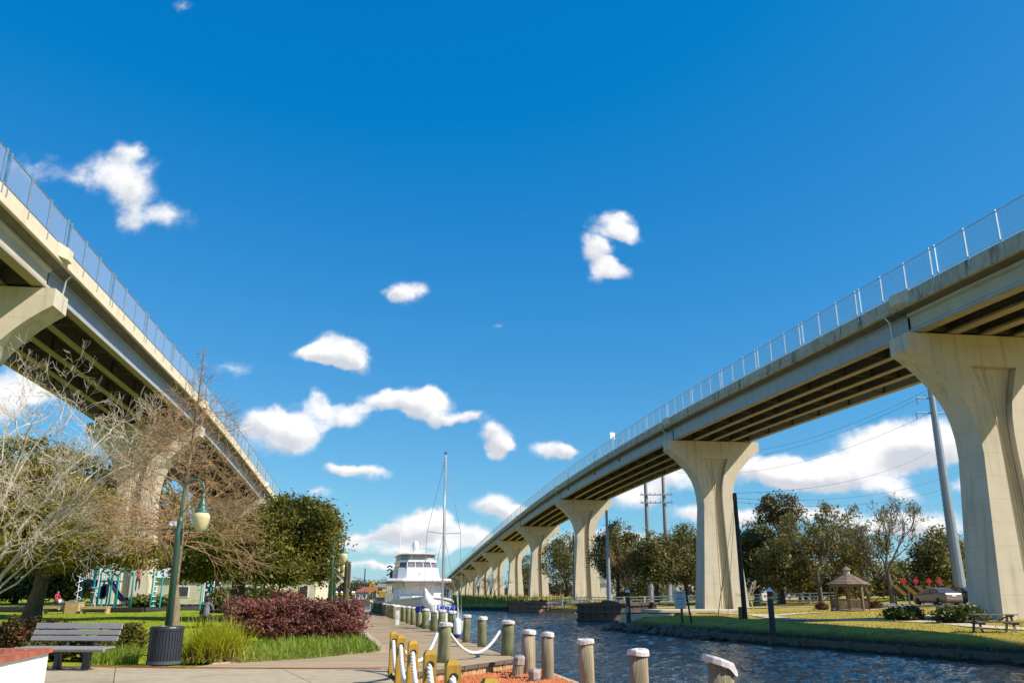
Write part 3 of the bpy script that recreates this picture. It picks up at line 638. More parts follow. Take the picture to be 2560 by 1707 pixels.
def stump(u, v, Y, r, h, lean, lab):
    q = at(u, v, Y); root = empty('piling_stump', (q.x, q.y, -.4), .4, lab, 'stump'); 
    b = MB(); b.lathe([(r*1.05,0),(r,h*.6),(r*.93,h)], n=12); lv = lambda v: (v[0]+lean*v[2], v[1], v[2]); b.v = [lv(v) for v in b.v]; b.build('shaft', PILE_B, root)
    b = MB(); b.lathe([(r*1.1,h-.13),(r*1.08,h),(r*.8,h+.05),(.001,h+.07)], n=9); b.v = [(v[0]+lean*v[2]+random.uniform(-.01,.01), v[1], v[2]+random.uniform(-.01,.02)) for v in b.v]
    b.build('cap', M('dirty_cap', (.42,.34,.31), (.30,.23,.20), scale=6, rough=.8), root)
stump(1290,1684,19.3,.125,.56,.14,'short leaning stump with a dirty cap against the timber wall')
stump(1338,1692,18.2,.115,.38,-.05,'short cut-off stump with a dirty cap between two pilings')
bx_ = at(1415,1700,17.0); rt = empty('timber_block', (bx_.x-.12,bx_.y,-.4), .5, 'squat timber block at the foot of the water-edge pilings', 'timber block')
MB().box((0,0,.10),(.62,.34,.2)).build('block', BRICK, rt, bevel=.02); MB().box((0,0,.22),(.66,.38,.035)).build('block_cap', CAPM, rt, bevel=.01)

# ------------------------------------------------------------------ yellow rope posts and ropes
YEL = M('yellow_treated_pine', (.50,.30,.022), (.38,.21,.02), scale=1.6, rough=.7, bump=.3, bscale=16, stretch=(7,7,.5), rnd=.1, streak=((10,10,.6), .5, (.22,.14,.03)))
ROPEM = M('white_rope', (.78,.75,.72), (.62,.58,.56), scale=30, rough=.85, bump=.4, bscale=60)
HOLE = M('hole_shadow', (.02,.02,.015), rough=.9)
posts = [(985,1578,18.0),(1003,1586.5,15.6),(1033,1600,13.4),(1075,1624,11.2),(1132,1648,9.3),(1225,1694,7.45)]
plab = ['yellow rope post farthest from the camera, left end of the row','second yellow rope post from the boardwalk end','third yellow rope post from the boardwalk end','fourth yellow rope post, large rope hole under its top','fifth yellow rope post, standing before the orange bed','nearest yellow rope post, only its top in view']
PT = []
for (u, vt, Y), lab in zip(posts, plab):
    q = at(u, vt, Y); w = .15; root = empty('rope_post', (q.x, q.y, -.3), R(14), lab, 'post'); h = q.z + .3
    b = MB(); sq = lambda k, z: [(-k,-k,z),(k,-k,z),(k,k,z),(-k,k,z)]
    b.loft([sq(w/2,0), sq(w/2,h-.05), sq(w/2-.03,h)]).build('post', YEL, root)
    for sy in (-1, 1):
        b = MB(); b.tube([(0, sy*(w/2+.001), h-.17),(0, sy*(w/2+.004), h-.17)], .048, 14); b.build('rope_hole', HOLE, root)
    PT.append(Vector((q.x, q.y, q.z-.175)))
def rope(pts, lab, r=.036):
    """three twisted strands along a path"""
    P = [Vector(p) for p in pts]; root = None; L_ = 0; b = MB(); th = 0.0
    dens = []
    for i in range(len(P)-1):
        n = max(1, int((P[i+1]-P[i]).length/.025))
        for j in range(n): dens.append(P[i].lerp(P[i+1], j/n))
    dens.append(P[-1])
    S = [[], [], []]
    for i, p in enumerate(dens):
        d = (dens[min(i+1,len(dens)-1)]-dens[max(i-1,0)]).normalized(); a = d.cross(Vector((0,0,1)))
        a = a.normalized() if a.length > 1e-3 else Vector((1,0,0)); c = a.cross(d)
        th = i*.025/.19*2*PI
        for k in range(3): t = th+k*2*PI/3; S[k].append(p+(a*math.cos(t)+c*math.sin(t))*r*.52)
    for k in range(3): b.tube(S[k], r*.62, 6)
    return tag(b.build('rope', ROPEM, smooth=True), lab, 'rope')
def caten(p, q, sag, n=16): return [p.lerp(q, t)-Vector((0,0,sag*4*t*(1-t))) for t in [i/n for i in range(n+1)]]
T1, T2 = Vector((p1.x,p1.y,.66)), Vector((p2.x,p2.y,.66))
rope(caten(T1+Vector((.13,0,0)), T2+Vector((-.14,-.02,0)), .52), 'white twisted rope sagging between the two green boardwalk pilings')
rope(caten(PT[1], T1+Vector((-.14,0,0)), .42), 'white twisted rope from the yellow posts up to the green boardwalk piling')
ch = []
for i in range(5): ch += caten(PT[i]+Vector((0,-.06,0)), PT[i+1]+Vector((0,.06,0)), .50)[:-1] + [PT[i+1]]
rope(ch, 'white twisted rope strung through the row of yellow posts')

# ------------------------------------------------------------------ planter, bench, litter bin
pc = Vector((-7.50,14.35,0)); fd = Vector((.43,-2.0,0)).normalized(); bd_ = Vector((-1,-.06,0)).normalized(); ln = Vector((-fd.y,fd.x,0))
pl = empty('planter', (-8.5,13,0), label='low white rendered planter wall with a red brick cap at the bottom left', cat='planter')
REND = M('white_render', (.80,.80,.76), (.74,.74,.70), scale=2, rough=.8, bump=.08, bscale=40)
HP = .585
quad = [pc, pc+fd*5, pc+fd*5+bd_*3.0, pc+bd_*3.0]
b = MB(); prism(b, [(p.x,p.y) for p in quad], 0, HP); b.build('wall', REND, pl, True)
inn = [pc+fd*.35+bd_*.35, pc+fd*5+bd_*.4, pc+fd*5+bd_*3, pc+bd_*3+fd*.35]
brk = MB().box((0,0,0),(.092,.30,.068)).mesh('brick'); brk.materials.append(BRICK)
def bricks(o, d, n, inn_):
    for k in range(n):
        c = o+d*(k*.104+.05)+inn_*.125; ob = bpy.data.objects.new('brick', brk); COL.objects.link(ob); ob.parent = pl; ob.location = Vector((c.x,c.y,HP+.045+random.uniform(-.002,.002)))-WO[pl.name]; ob.rotation_euler = (0,0,math.atan2(d.y,d.x))
bricks(pc-bd_*.03, fd, 44, bd_+fd*.0); bricks(pc+bd_*.29, bd_, 26, fd)
b = MB(); q4 = [pc+fd*.004+bd_*.004-bd_*.02, pc+fd*4.9-bd_*.02, pc+fd*4.9+bd_*.255, pc+fd*.004+bd_*.255]; prism(b, [(p.x,p.y) for p in q4], HP+.002, HP+.072)
q5 = [pc+bd_*.262+fd*.01, pc+bd_*.262+fd*.26, pc+bd_*2.9+fd*.26, pc+bd_*2.9+fd*.01]; prism(b, [(p.x,p.y) for p in q5], HP+.002, HP+.072); b.build('mortar_bed', MORTAR, pl, True)

BGREY = M('grey_powder_coat', (.27,.255,.255), (.24,.225,.225), scale=3, rough=.5)
BDARK = M('dark_bench_leg', (.06,.06,.07), rough=.5)
f0, f1 = flat(20,1662), flat(258,1668)
bc = at(150,1612,18.4); bc.z = 0; rb = math.atan2(-.16, 1.95)
be = empty('park_bench', (bc.x, bc.y, 0), rb, 'grey slatted metal bench behind the brick-capped planter', 'bench')
L2 = 1.93
for k, z in enumerate((.60,.715,.845)):
    MB().box((.10+.0,.32+.06*k,z),(L2,.035,.10 if k < 2 else .125),0,R(-14)).build('back_slat', BGREY, be, bevel=.008)
for k, (y, z, d) in enumerate(((.20,.437,.13),(.06,.43,.12),(-.08,.425,.12))):
    MB().box((0.10,y,z),(L2,d,.035)).build('seat_slat', BGREY, be, bevel=.008)
MB().tube([(.10-L2/2,-.17,.405),(.10+L2/2,-.17,.405)], .045, 12).build('seat_front_edge', BGREY, be, smooth=False)
for x in (-.02, .60, -.62):
    b = MB(); b.loft([[(x-.04,y0,z),(x+.04,y0,z),(x+.04,y1,z),(x-.04,y1,z)] for y0, y1, z in ((-.09,.16,0),(-.05,.13,.12),(-.04,.13,.30),(-.14,.26,.385))])
    if x > -.5: b.build('leg', BDARK, be); MB().box((x,.03,.01),(.16,.34,.02)).build('foot_plate', BDARK, be)
    MB().beam((x,.27,.40),(x,.47,.88),.05,.04,up=(1,0,0)).build('back_support', BDARK, be)

BINM = M('dark_bin', (.035,.04,.055), (.03,.034,.045), scale=4, rough=.4, metal=.2)
lc = flat(394,1665); lc = Vector((lc.x, lc.y+.3, 0)); lb = empty('litter_bin', lc, 0, 'dark round slatted litter bin beside the green lamp post', 'litter bin')
rb_, hb = .345, .80
MB().lathe([(rb_*.86,.05),(rb_*.9,hb-.04)], n=28).build('liner', M('bin_liner', (.012,.012,.015), rough=.7), lb)
sm = MB().box((0,0,hb/2+.01),(.052,.014,hb-.12)).mesh('slat'); sm.materials.append(BINM)
for k in range(34):
    t = 2*PI*k/34; o = bpy.data.objects.new('slat', sm); COL.objects.link(o); o.parent = lb; o.location = (rb_*math.cos(t), rb_*math.sin(t), 0); o.rotation_euler = (0,0,t+PI/2)
MB().lathe([(rb_-.03,hb-.07),(rb_+.018,hb-.07),(rb_+.022,hb-.02),(rb_+.005,hb+.012),(rb_-.10,hb+.018),(rb_-.12,hb-.02)], n=36).build('rim', BINM, lb, smooth=False)
MB().lathe([(rb_-.03,.035),(rb_+.018,.035),(rb_+.018,.10),(rb_-.03,.10)], n=36).build('base_ring', M('bin_base', (.09,.10,.12), rough=.4), lb)
MB().lathe([(rb_*.75,0),(rb_*.75,.04)], n=24).build('foot', BDARK, lb)

# ------------------------------------------------------------------ green street lamps
LGREEN = M('lamp_green', (.06,.135,.10), (.05,.11,.085), scale=5, rough=.42, metal=.1)
def globemat():
    m = bpy.data.materials.new('lamp_globe'); m.use_nodes = True; N, L = m.node_tree.nodes, m.node_tree.links; b = N['Principled BSDF']
    b.inputs['Base Color'].default_value = (.62,.55,.30,1); b.inputs['Roughness'].default_value = .25; b.inputs['Subsurface Weight'].default_value = .4; b.inputs['Subsurface Radius'].default_value = (.1,.08,.04)
    n = N.new('ShaderNodeTexNoise'); n.inputs['Scale'].default_value = 9; mx = N.new('ShaderNodeMix'); mx.data_type = 'RGBA'; mx.inputs[6].default_value = (.66,.58,.33,1); mx.inputs[7].default_value = (.52,.46,.25,1); L.new(n.outputs['Fac'], mx.inputs['Factor']); L.new(mx.outputs[2], b.inputs['Base Color']); return m
GLOBE = globemat()
def lamp(x, y, z, lab, arms=True):
    root = empty('street_lamp', (x, y, z), R(-4), lab, 'street lamp', 'green street lamps along the walk')
    b = MB(); n = 20
    b.lathe([(.17,0),(.17,.10),(.135,.16),(.125,.62),(.15,.66),(.15,.70),(.085,.74)], n=n).build('base', LGREEN, root)
    for k in range(14):
        t = 2*PI*k/14; MB().box((.134*math.cos(t),.134*math.sin(t),.40),(.016,.022,.44),t).build('flute', LGREEN, root)
    MB().lathe([(.085,.70),(.072,2.7),(.085,2.72),(.088,2.95),(.07,3.0),(.062,3.12),(.075,3.14),(.04,3.3)], n=16).build('pole', LGREEN, root, smooth=True)
    arc = [(0,0,3.2),(0.0,0,3.6),(.015,0,3.82)]+[(.26-.245*math.cos(t),0,3.92+.25*math.sin(t)) for t in np.linspace(.15,PI-.05,12)]+[(.505,0,3.80)]
    MB().tube(arc, [.036]*3+[.028]*12+[.026], 10).build('arm', LGREEN, root, smooth=True)
    MB().lathe([(.001,3.86),(.035,3.84),(.04,3.74),(.05,3.66),(.09,3.60),(.095,3.55),(.10,3.48),(.145,3.44),(.165,3.40),(.16,3.37)], c=(.505,0,0), n=20).build('lamp_hood', LGREEN, root, smooth=True)
    MB().lathe([(.155,3.385),(.205,3.30),(.205,3.24),(.18,3.12),(.125,3.0),(.06,2.93),(.001,2.915)], c=(.505,0,0), n=20).build('globe', GLOBE, root, smooth=True)
    if arms:
        for z_, l in ((3.0,.46),(2.52,.52)):
            for s in (-1, 1): MB().tube([(0,0,z_),(s*l,0,z_-.02*s*0)], .012, 6).build('banner_arm', LGREEN, root)
        MB().box((-.13,-.05,3.12),(.16,.14,.11)).tube([(-.18,-.08,3.1),(-.18,-.14,3.06)],.05,10).build('camera_box', M('light_grey_box', (.5,.5,.5), rough=.4), root, bevel=.01)
    return root
q = at(413,1615,20.3); lamp(q.x+.02, q.y, -.02, 'nearest green street lamp, behind the dark litter bin')
for u, Y, lab in ((826,40.5,'green street lamp against the sky right of the big oak, globe clear of the leaves'),(834,57,'green street lamp farther along the walk, globe half hidden by oak leaves'),(836,73,'farthest green street lamp, only a small globe showing below the oak leaves')):
    q = at(u,1500,Y); lamp(q.x, q.y, -.05, lab, arms=False)
q = at(864,1508,46); wp = empty('timber_post', (q.x,q.y,-.3), 0, 'thick brown timber post beside the far street lamps', 'post')
MB().lathe([(.17,0),(.155,3.45)], n=12).build('shaft', M('creosoted_post', (.12,.095,.06), (.08,.06,.04), scale=3, rough=.85, stretch=(5,5,.5)), wp); MB().box((.15,-.05,2.75),(.07,.2,1.15)).build('plate', TIMB_D, wp)
for u, v, s, lab in ((993,1562,1.0,'white utility pedestal standing on the boardwalk by the pilings'),(927,1529,1.0,'small white utility pedestal at the far end of the piling row')):
    q = flat(u, v); pr = empty('utility_pedestal', (q.x,q.y,0), .1, lab, 'pedestal')
    MB().box((0,0,.36),(.18,.18,.72)).build('body', WHITE, pr, bevel=.01); MB().box((0,0,.80),(.20,.20,.13)).build('light_housing', M('pedestal_band', (.5,.32,.28), rough=.5), pr)
    b = MB(); b.loft([[(-k,-k,z),(k,-k,z),(k,k,z),(-k,k,z)] for k, z in ((.12,.865),(.12,.91),(.03,.98))]).build('hood', WHITE, pr); MB().box((0,-.093,.4),(.10,.008,.22)).build('socket_door', M('grey_plastic', (.55,.55,.56), rough=.5), pr)

# ------------------------------------------------------------------ plants
def leafquads(C, size, tint=None, up=.35, aspect=1.7, rng=RNG):
    """one small leaf-shaped quad at every point of C"""
    n = len(C); nr = rng.normal(size=(n,3)); nr[:,2] = np.abs(nr[:,2])+up; nr /= np.linalg.norm(nr,axis=1,keepdims=True)
    a = np.cross(nr, rng.normal(size=(n,3))); a /= np.linalg.norm(a,axis=1,keepdims=True)+1e-9; b = np.cross(nr, a)
    s = (size*rng.uniform(.6,1.35,n))[:,None]; L = a*s*aspect*.5; Wd = b*s*.5
    V = np.stack([C-L, C+Wd*.9-L*.1, C+L, C-Wd*.9-L*.1],1).reshape(-1,3)
    return V, np.arange(4*n).reshape(n,4), (rng.uniform(0,1,n) if tint is None else tint)
def clumps(lobes, n, m, spread, rng=RNG, shell=.55):
    """n clump centres near the skins of the lobes, m leaves round each; lobes (x,y,z,rx,ry,rz)"""
    lb = np.array(lobes,float); w = (lb[:,3]*lb[:,4]+lb[:,4]*lb[:,5]+lb[:,3]*lb[:,5]); k = rng.choice(len(lb), n, p=w/w.sum())
    d = rng.normal(size=(n,3)); d /= np.linalg.norm(d,axis=1,keepdims=True); rad = shell+(1-shell)*rng.uniform(0,1,n)**.5
    c = lb[k,:3]+d*lb[k,3:]*rad[:,None]
    sp = spread*rng.uniform(.6,1.4,n); L = c[:,None,:]+rng.normal(size=(n,m,3))*sp[:,None,None]*np.array([1,1,.62])
    t = np.clip(rng.uniform(0,1,n)[:,None]*.7+rng.uniform(0,1,(n,m))*.3,0,1)
    return L.reshape(-1,3), t.ravel()
def limb(b, p, q, r0, r1, sag=0.0, n=6, wig=.12, sides=6):
    p, q = Vector(p), Vector(q); d = (q-p); L_ = d.length; path = []
    for i in range(n+1):
        t = i/n; o = Vector((random.uniform(-1,1),random.uniform(-1,1),random.uniform(-1,1)))*wig*L_*.12*(0 if i in (0,n) else 1)
        path.append(p+d*t+Vector((0,0,sag*4*t*(1-t)))+o)
    b.tube(path, [r0+(r1-r0)*(i/n)**.8 for i in range(n+1)], sides)
    return path
def leaf_tree(name, label, base, trunk_top, r, lobes, mat, bark, size, n, m, spread, cat='tree', group=None, limbs=True, shell=.5, lean=None):
    root = empty(name, base, 0, label, cat, group); B = Vector(base)
    b = MB(); tt = Vector(trunk_top)
    path = [B-Vector((0,0,.2)), B+Vector((0,0,.12)), B.lerp(tt,.3), B.lerp(tt,.65)+Vector((random.uniform(-.1,.1),0,0))*r*3, tt]
    b.tube(path, [r*1.7,r*1.25,r,r*.88,r*.75], 10)
    if limbs:
        for lo in lobes:
            c = Vector(lo[:3]); mid = tt.lerp(c,.5)+Vector((0,0,.1*(c-tt).length)); limb(b, tt-Vector((0,0,r)), mid, r*.55, r*.34); pp = limb(b, mid, c, r*.34, r*.14)
            for _ in range(4):
                e = c+Vector((random.uniform(-1,1)*lo[3],random.uniform(-1,1)*lo[4],random.uniform(-.6,1)*lo[5]))*.8; limb(b, pp[random.randint(1,4)], e, r*.14, r*.03, n=4, sides=4)
    b.build('trunk', bark, root, True, fix=False)
    C, t = clumps(lobes, n, m, spread, shell=shell); V, Q, T = leafquads(C, size, t)
    link('crown', npmesh('crown', V, Q, T), mat, root, True)
    return root
def grow(b, p, d, L_, r, depth, sp, lift=0.0):
    """branch that wanders, tapers and splits"""
    n = 4 if depth > 1 else 3; path = [Vector(p)]; dd = Vector(d).normalized(); sides = 6 if r > .04 else 4 if r > .012 else 3
    for i in range(n):
        dd = (dd+Vector((random.gauss(0,1),random.gauss(0,1),random.gauss(0,1)))*sp['wig']+Vector((0,0,sp['grav']))).normalized(); path.append(path[-1]+dd*L_/n)
    b.tube(path, [max(r*(1-.38*i/n), sp['rmin']) for i in range(n+1)], sides, cap=False)
    if depth <= 0: return
    k = sp['kids'](depth)
    for j in range(k):
        at_ = path[-1] if j < 2 else path[random.randint(1, n)]
        ax = dd.orthogonal().normalized(); ax.rotate(Matrix.Rotation(random.uniform(0,2*PI),3,dd)); nd = dd.copy(); nd.rotate(Matrix.Rotation(random.uniform(*sp['ang']),3,ax))
        grow(b, at_, nd, L_*random.uniform(*sp['len']), r*random.uniform(.55,.68), depth-1, sp)
OAKL = leafmat('oak_leaves', (.055,.07,.013), (.30,.265,.045), .38)
OAKD = leafmat('dark_oak_leaves', (.06,.07,.024), (.28,.25,.08), .32)
OAKY = leafmat('yellow_green_leaves', (.11,.105,.015), (.44,.35,.05), .42)
SPARSE = leafmat('thin_olive_leaves', (.14,.135,.035), (.30,.26,.07), .35)
BARK = M('oak_bark', (.10,.08,.055), (.06,.048,.034), scale=4, rough=.95, bump=.6, bscale=14, stretch=(3,3,.8))
BARK_L = M('cypress_bark', (.30,.225,.15), (.19,.14,.09), scale=4, rough=.95, bump=.7, bscale=16, stretch=(5,5,.7))
TWIG = M('brown_twigs', (.40,.245,.13), (.29,.175,.09), scale=3, rough=.9)
MYRT = M('pale_myrtle_bark', (.60,.51,.385), (.44,.365,.265), scale=3, rough=.8)
GREYB = M('grey_bare_bark', (.15,.12,.09), (.095,.075,.056), scale=3, rough=.9)

# live oaks on the lawn
def lobes_px(lst, Y0):                      # (u, v, half width px, half height px, depth offset)
    out = []
    for u, v, a, h, dy in lst:
        c = at(u, v, Y0+dy); k = (Y0+dy)/F*1.02; out.append((c.x, c.y, c.z, a*k, max(a*k*.8,1.0), h*k))
    return out
b0 = on(82,1536); b0 = Vector((at(82,1520,47).x,47,gz(-22,47)))
leaf_tree('live_oak', 'live oak with a leaning dark trunk on the lawn left of the playground', b0, at(108,1425,47), .42,
    lobes_px([(60,1370,95,55,0),(190,1360,100,60,-1),(130,1300,110,60,1),(290,1370,70,40,-2),(-20,1330,90,70,1),(30,1260,90,60,2),(210,1270,90,55,2),(355,1385,55,30,-1.5),(120,1215,90,45,3)],47), OAKY, BARK, .125, 900, 60, .34)
b1 = Vector((at(590,1480,46).x,46,gz(-16,46)))
leaf_tree('live_oak', 'large round live oak between the bare cypress and the far street lamps', b1, at(600,1425,46), .40,
    lobes_px([(640,1380,110,55,-1),(720,1350,95,70,0),(775,1380,55,55,0),(712,1312,76,48,1),(748,1302,68,42,1),(560,1400,90,40,0),(500,1420,60,30,0),(600,1352,90,52,1),(795,1330,38,40,.5),(760,1430,60,25,-1),(700,1430,70,25,-2),(480,1370,60,50,1),(822,1305,20,18,0),(815,1362,26,22,0),(715,1262,36,16,1),(668,1290,28,16,1),(795,1278,30,20,0),(815,1402,26,18,0),(768,1264,24,12,1),(815,1290,18,14,-1),(832,1335,16,14,.5)],46), OAKL, BARK, .115, 1250, 72, .30)
b2 = Vector((at(330,1480,88).x,88,.5))
leaf_tree('live_oak', 'olive live oak crown behind the bare myrtle and the cypress', b2, at(330,1400,88), .45,
    lobes_px([(300,1300,90,60,0),(390,1280,80,60,1),(240,1230,80,50,0),(330,1200,80,50,2),(150,1180,90,60,3),(60,1160,80,70,4),(420,1340,60,50,0),(20,1230,80,60,2)],88), OAKY, BARK, .24, 700, 36, .55)
# background trees on the left, beyond the playground
for i, (u, vt, hw, Y, lab) in enumerate(((40,1330,90,98,'dark evergreen far left behind the lawn, left of the leaning oak trunk'),(170,1360,80,102,'dark evergreen behind the climbing frame, right of the leaning oak trunk'),(470,1340,90,112,'dark evergreen behind the cypress trunk beyond the playground'),(-40,1300,90,95,'dark evergreen cut by the left edge of the picture'))):
    k = Y/F*1.02; base = Vector((at(u,1490,Y).x, Y, .3)); vm = (vt+1470)/2; hh = (1470-vt)/2
    leaf_tree('evergreen_tree', lab, base, at(u,1470,Y), .3, lobes_px([(u-hw*.4,vm,hw*.6,hh*.8,0),(u+hw*.4,vm+10,hw*.6,hh*.7,0),(u,vm-hh*.3,hw*.6,hh*.7,1),(u,1470,hw*.9,22,0)],Y), OAKD, BARK, .3, 260, 26, .6, limbs=False)

# bare crape myrtle, pale branches
def crape():
    base = at(-150,1640,25.5); base.z = .0; root = empty('crape_myrtle', base, 0, 'bare crape myrtle with pale branches fanning in from the left edge', 'tree')
    b = MB(); random.seed(11)
    sp = dict(wig=.17, grav=.02, rmin=.004, ang=(.25,.75), len=(.62,.86), kids=lambda d: random.choice((2,3,3)) if d > 1 else random.choice((2,3,4)))
    for (u, v, Y, r, l) in ((80,1245,24.5,.062,1.15),(150,1190,25.5,.058,1.15),(30,1190,25,.055,1.1),(90,1110,26,.045,1.0),(200,1235,24,.045,1.1),(120,1290,23.8,.04,1.1),(-50,1180,25,.055,1.1),(10,1080,26.5,.04,.95),(250,1170,26,.038,1.0),(230,1215,24.6,.04,1.1),(310,1165,25.2,.032,.95),(280,1250,24.0,.032,1.0)):
        q = at(u,v,Y); pts = limb(b, base+Vector((random.uniform(-.2,.2),random.uniform(-.2,.2),0)), q, r*1.0, r*.62, sag=.25, n=8, wig=.25)
        d = (q-pts[-3]).normalized()
        d.x += .35; d.normalize(); grow(b, q, d, l, r*.58, 5, sp)
        for k in (4,6):
            dd = d.copy(); dd.rotate(Euler((random.uniform(-.7,.7),random.uniform(-.7,.7),random.uniform(-.7,.7)))); grow(b, pts[k], dd, l*.85, r*.36, 5, sp)
    b.build('branches', MYRT, root, True, fix=False)
crape()
# bare bald cypress
def cypress():
    random.seed(5); base = at(428,1600,23.3); base.z = -.05; top = at(514,862,23.3)
    root = empty('bald_cypress', base, 0, 'tall bare brown cypress standing behind the green lamp post', 'tree'); H = top.z
    b = MB(); n = 14; tp = []
    for i in range(n+1):
        t = i/n; c = Vector((base.x+(at(442,1390,23.3).x-base.x)*min(1,t/.32)*.9, base.y, base.z+H*t)); 
        if t > .3: c.x += (top.x-c.x)*((t-.3)/.7)
        tp.append(c+Vector((random.uniform(-.025,.025),random.uniform(-.02,.02),0)))
    rad = [.19-.05*min(1,i/3) if i < 3 else .125*(1-(i/n))**1.25+.012 for i in range(n+1)]
    b.tube(tp, rad, 10); tr = b.build('trunk', BARK_L, root, True, fix=False)
    b = MB(); sp = dict(wig=.15, grav=.012, rmin=.0036, ang=(.25,.8), len=(.58,.85), kids=lambda d: 3 if d > 1 else random.choice((2,3,4)))
    for k in range(150):
        t = .335+.64*random.random()**1.5; i = min(int(t*n),n-1); p = tp[i].lerp(tp[i+1], t*n-i); a = random.uniform(0,2*PI)
        reach = 1.25*(1-t)**.62 if t < .8 else .55*(1-t)+.12; up = random.uniform(-.02,.30)+(.55 if t > .5 else .12)*(t)
        d = Vector((math.cos(a),math.sin(a)*.9,up)); grow(b, p, d, reach, .0165*(1-t)+.006, 4 if random.random() < .4 and reach > .7 else 3 if reach > .4 else 1, sp)
    b.build('branches', TWIG, root, True, fix=False)
cypress()

# shrubs and grasses of the planting bed
def blades(n, origin, spread, length, width, lean, K=5, rng=RNG, curl=1.0):
    """arching ribbons; origin (n,3)"""
    a = rng.uniform(0,2*PI,n); ln = length*rng.uniform(.55,1.15,n); le = lean*rng.uniform(.25,1.2,n); dx = np.stack([np.cos(a),np.sin(a),np.zeros(n)],1); sd = np.stack([-np.sin(a),np.cos(a),np.zeros(n)],1)
    V = []
    for k in range(K+1):
        t = k/K; th = le*(.35+curl*t); 
        if k == 0: pos = origin.copy()
        else: pos = pos+(dx*np.sin(th)[:,None]+np.array([0,0,1])*np.cos(th)[:,None])*(ln/K)[:,None]
        w = width*(1-t)**.6*.5+.0006; V += [pos-sd*w, pos+sd*w]
    V = np.stack(V,1).reshape(-1,3); st = 2*(K+1); q = np.array([(2*k,2*k+1,2*k+3,2*k+2) for k in range(K)]); Q = (np.arange(n)[:,None,None]*st+q[None]).reshape(-1,4)
    return V, Q, np.repeat(rng.uniform(0,1,n),K)
GRASSY = leafmat('yellow_clump_grass', (.26,.32,.014), (.60,.56,.035), .5); GRASSB = leafmat('green_border_grass', (.13,.21,.015), (.36,.42,.05), .45); STRAW = leafmat('dead_grass', (.30,.20,.08), (.42,.31,.14), .3)
gc = flat(528,1652); r0 = empty('grass_clump', gc, 0, 'big yellow-green ornamental grass clump beside the litter bin', 'grass clump')
n = 1500; o = np.stack([gc.x+RNG.normal(0,.30,n),gc.y+.15+RNG.normal(0,.22,n),np.full(n,0.0)],1); V,Q,T = blades(n,o,.3,1.02,.022,.95,curl=1.15); link('blades', npmesh('blades',V,Q,T), GRASSY, r0, True)
n = 450; o = np.stack([gc.x+RNG.normal(0,.42,n),gc.y+RNG.normal(0,.2,n),np.full(n,0.0)],1); V,Q,T = blades(n,o,.4,.62,.02,1.25,curl=1.5); link('dead_blades', npmesh('dead_blades',V,Q,T), STRAW, r0, True)
def scatter_poly(poly, n):
    p = np.array(poly); lo, hi = p.min(0), p.max(0); out = np.zeros((0,2))
    while len(out) < n:
        c = RNG.uniform(lo,hi,(n*2,2)); ins = np.zeros(len(c),bool)
        for i in range(len(p)):
            (x1,y1),(x2,y2) = p[i],p[(i+1)%len(p)]; ins ^= ((y1>c[:,1])!=(y2>c[:,1]))&(c[:,0]<(x2-x1)*(c[:,1]-y1)/((y2-y1) or 1e-9)+x1)
        out = np.concatenate([out,c[ins]])
    return out[:n]
bed = [tuple(flat(u,v)[:2]) for u,v in ((600,1656),(770,1646),(955,1627),(915,1606),(860,1598),(640,1612))]
c = scatter_poly(bed,5200); V,Q,T = blades(len(c),np.c_[c,np.zeros(len(c))],.3,.36,.022,1.15,K=4,curl=1.5)
tag(link('border_grass', npmesh('border_grass',V,Q,T), GRASSB),'strappy green border grass in front of the purple hedge','border grass',kind='stuff')
bed2 = [tuple(flat(u,v)[:2]) for u,v in ((222,1662),(345,1662),(345,1632),(230,1638))]
c = scatter_poly(bed2,1300); V,Q,T = blades(len(c),np.c_[c,np.zeros(len(c))],.3,.38,.020,.85,K=4,curl=1.2)
tag(link('border_grass', npmesh('border_grass',V,Q,T), GRASSB),'strappy green border grass between the bench and the litter bin','border grass',kind='stuff')
def shrub(name, label, lobes, mat, size, n, m, spread, base, cat='shrub', group=None, stems=14, stem_mat=None, shell=.45):
    root = empty(name, base, 0, label, cat, group)
    C, t = clumps(lobes,n,m,spread,shell=shell); k = C[:,2] > base[2]-.02; V,Q,T = leafquads(C[k],size,t[k]); link('foliage', npmesh('foliage',V,Q,T), mat, root, True)
    b = MB()
    for i in range(stems):
        lo = random.choice(lobes); e = Vector(lo[:3])+Vector((random.uniform(-.7,.7)*lo[3],random.uniform(-.7,.7)*lo[4],random.uniform(0,.8)*lo[5])); s = Vector((lo[0]+random.uniform(-.3,.3)*lo[3],lo[1],base[2])); limb(b,s,e,.02*size/.06,.006*size/.06,n=4,sides=4)
    b.build('stems', stem_mat or GREYB, root, True, fix=False)
    return root
PURP = leafmat('purple_hedge_leaves', (.13,.058,.038), (.40,.145,.12), .32); PURPD = M('purple_hedge_stems', (.16,.10,.065), rough=.9)
hl = []
for i in range(17):
    t = i/16; u = 585+t*280; p = flat(u, 1606-4*t); top = 1512+6*math.sin(i*2.3)
    hl.append((p.x,p.y+.35+.25*math.sin(i*1.7),1.02+.08*math.sin(i*3.1),.48,.5,.30)); hl.append((p.x+.2,p.y+.1,.62,.5,.45,.42))
    if i > 3: hl.append((p.x+.1,p.y-.15,.40,.45,.4,.33))
for i in range(5): p = flat(575+i*35,1590); hl.append((p.x,p.y+.5,1.05,.55,.55,.33))
shrub('purple_hedge', 'purple-leaved hedge beside the boardwalk, behind the border grass', hl, PURP, .058, 1500, 30, .085, flat(730,1606), 'hedge', stems=90, stem_mat=PURPD)
RUST = leafmat('rusty_shrub_leaves', (.075,.055,.015), (.24,.10,.05), .25); GRN = leafmat('mixed_shrub_leaves', (.06,.08,.014), (.22,.17,.03), .3)
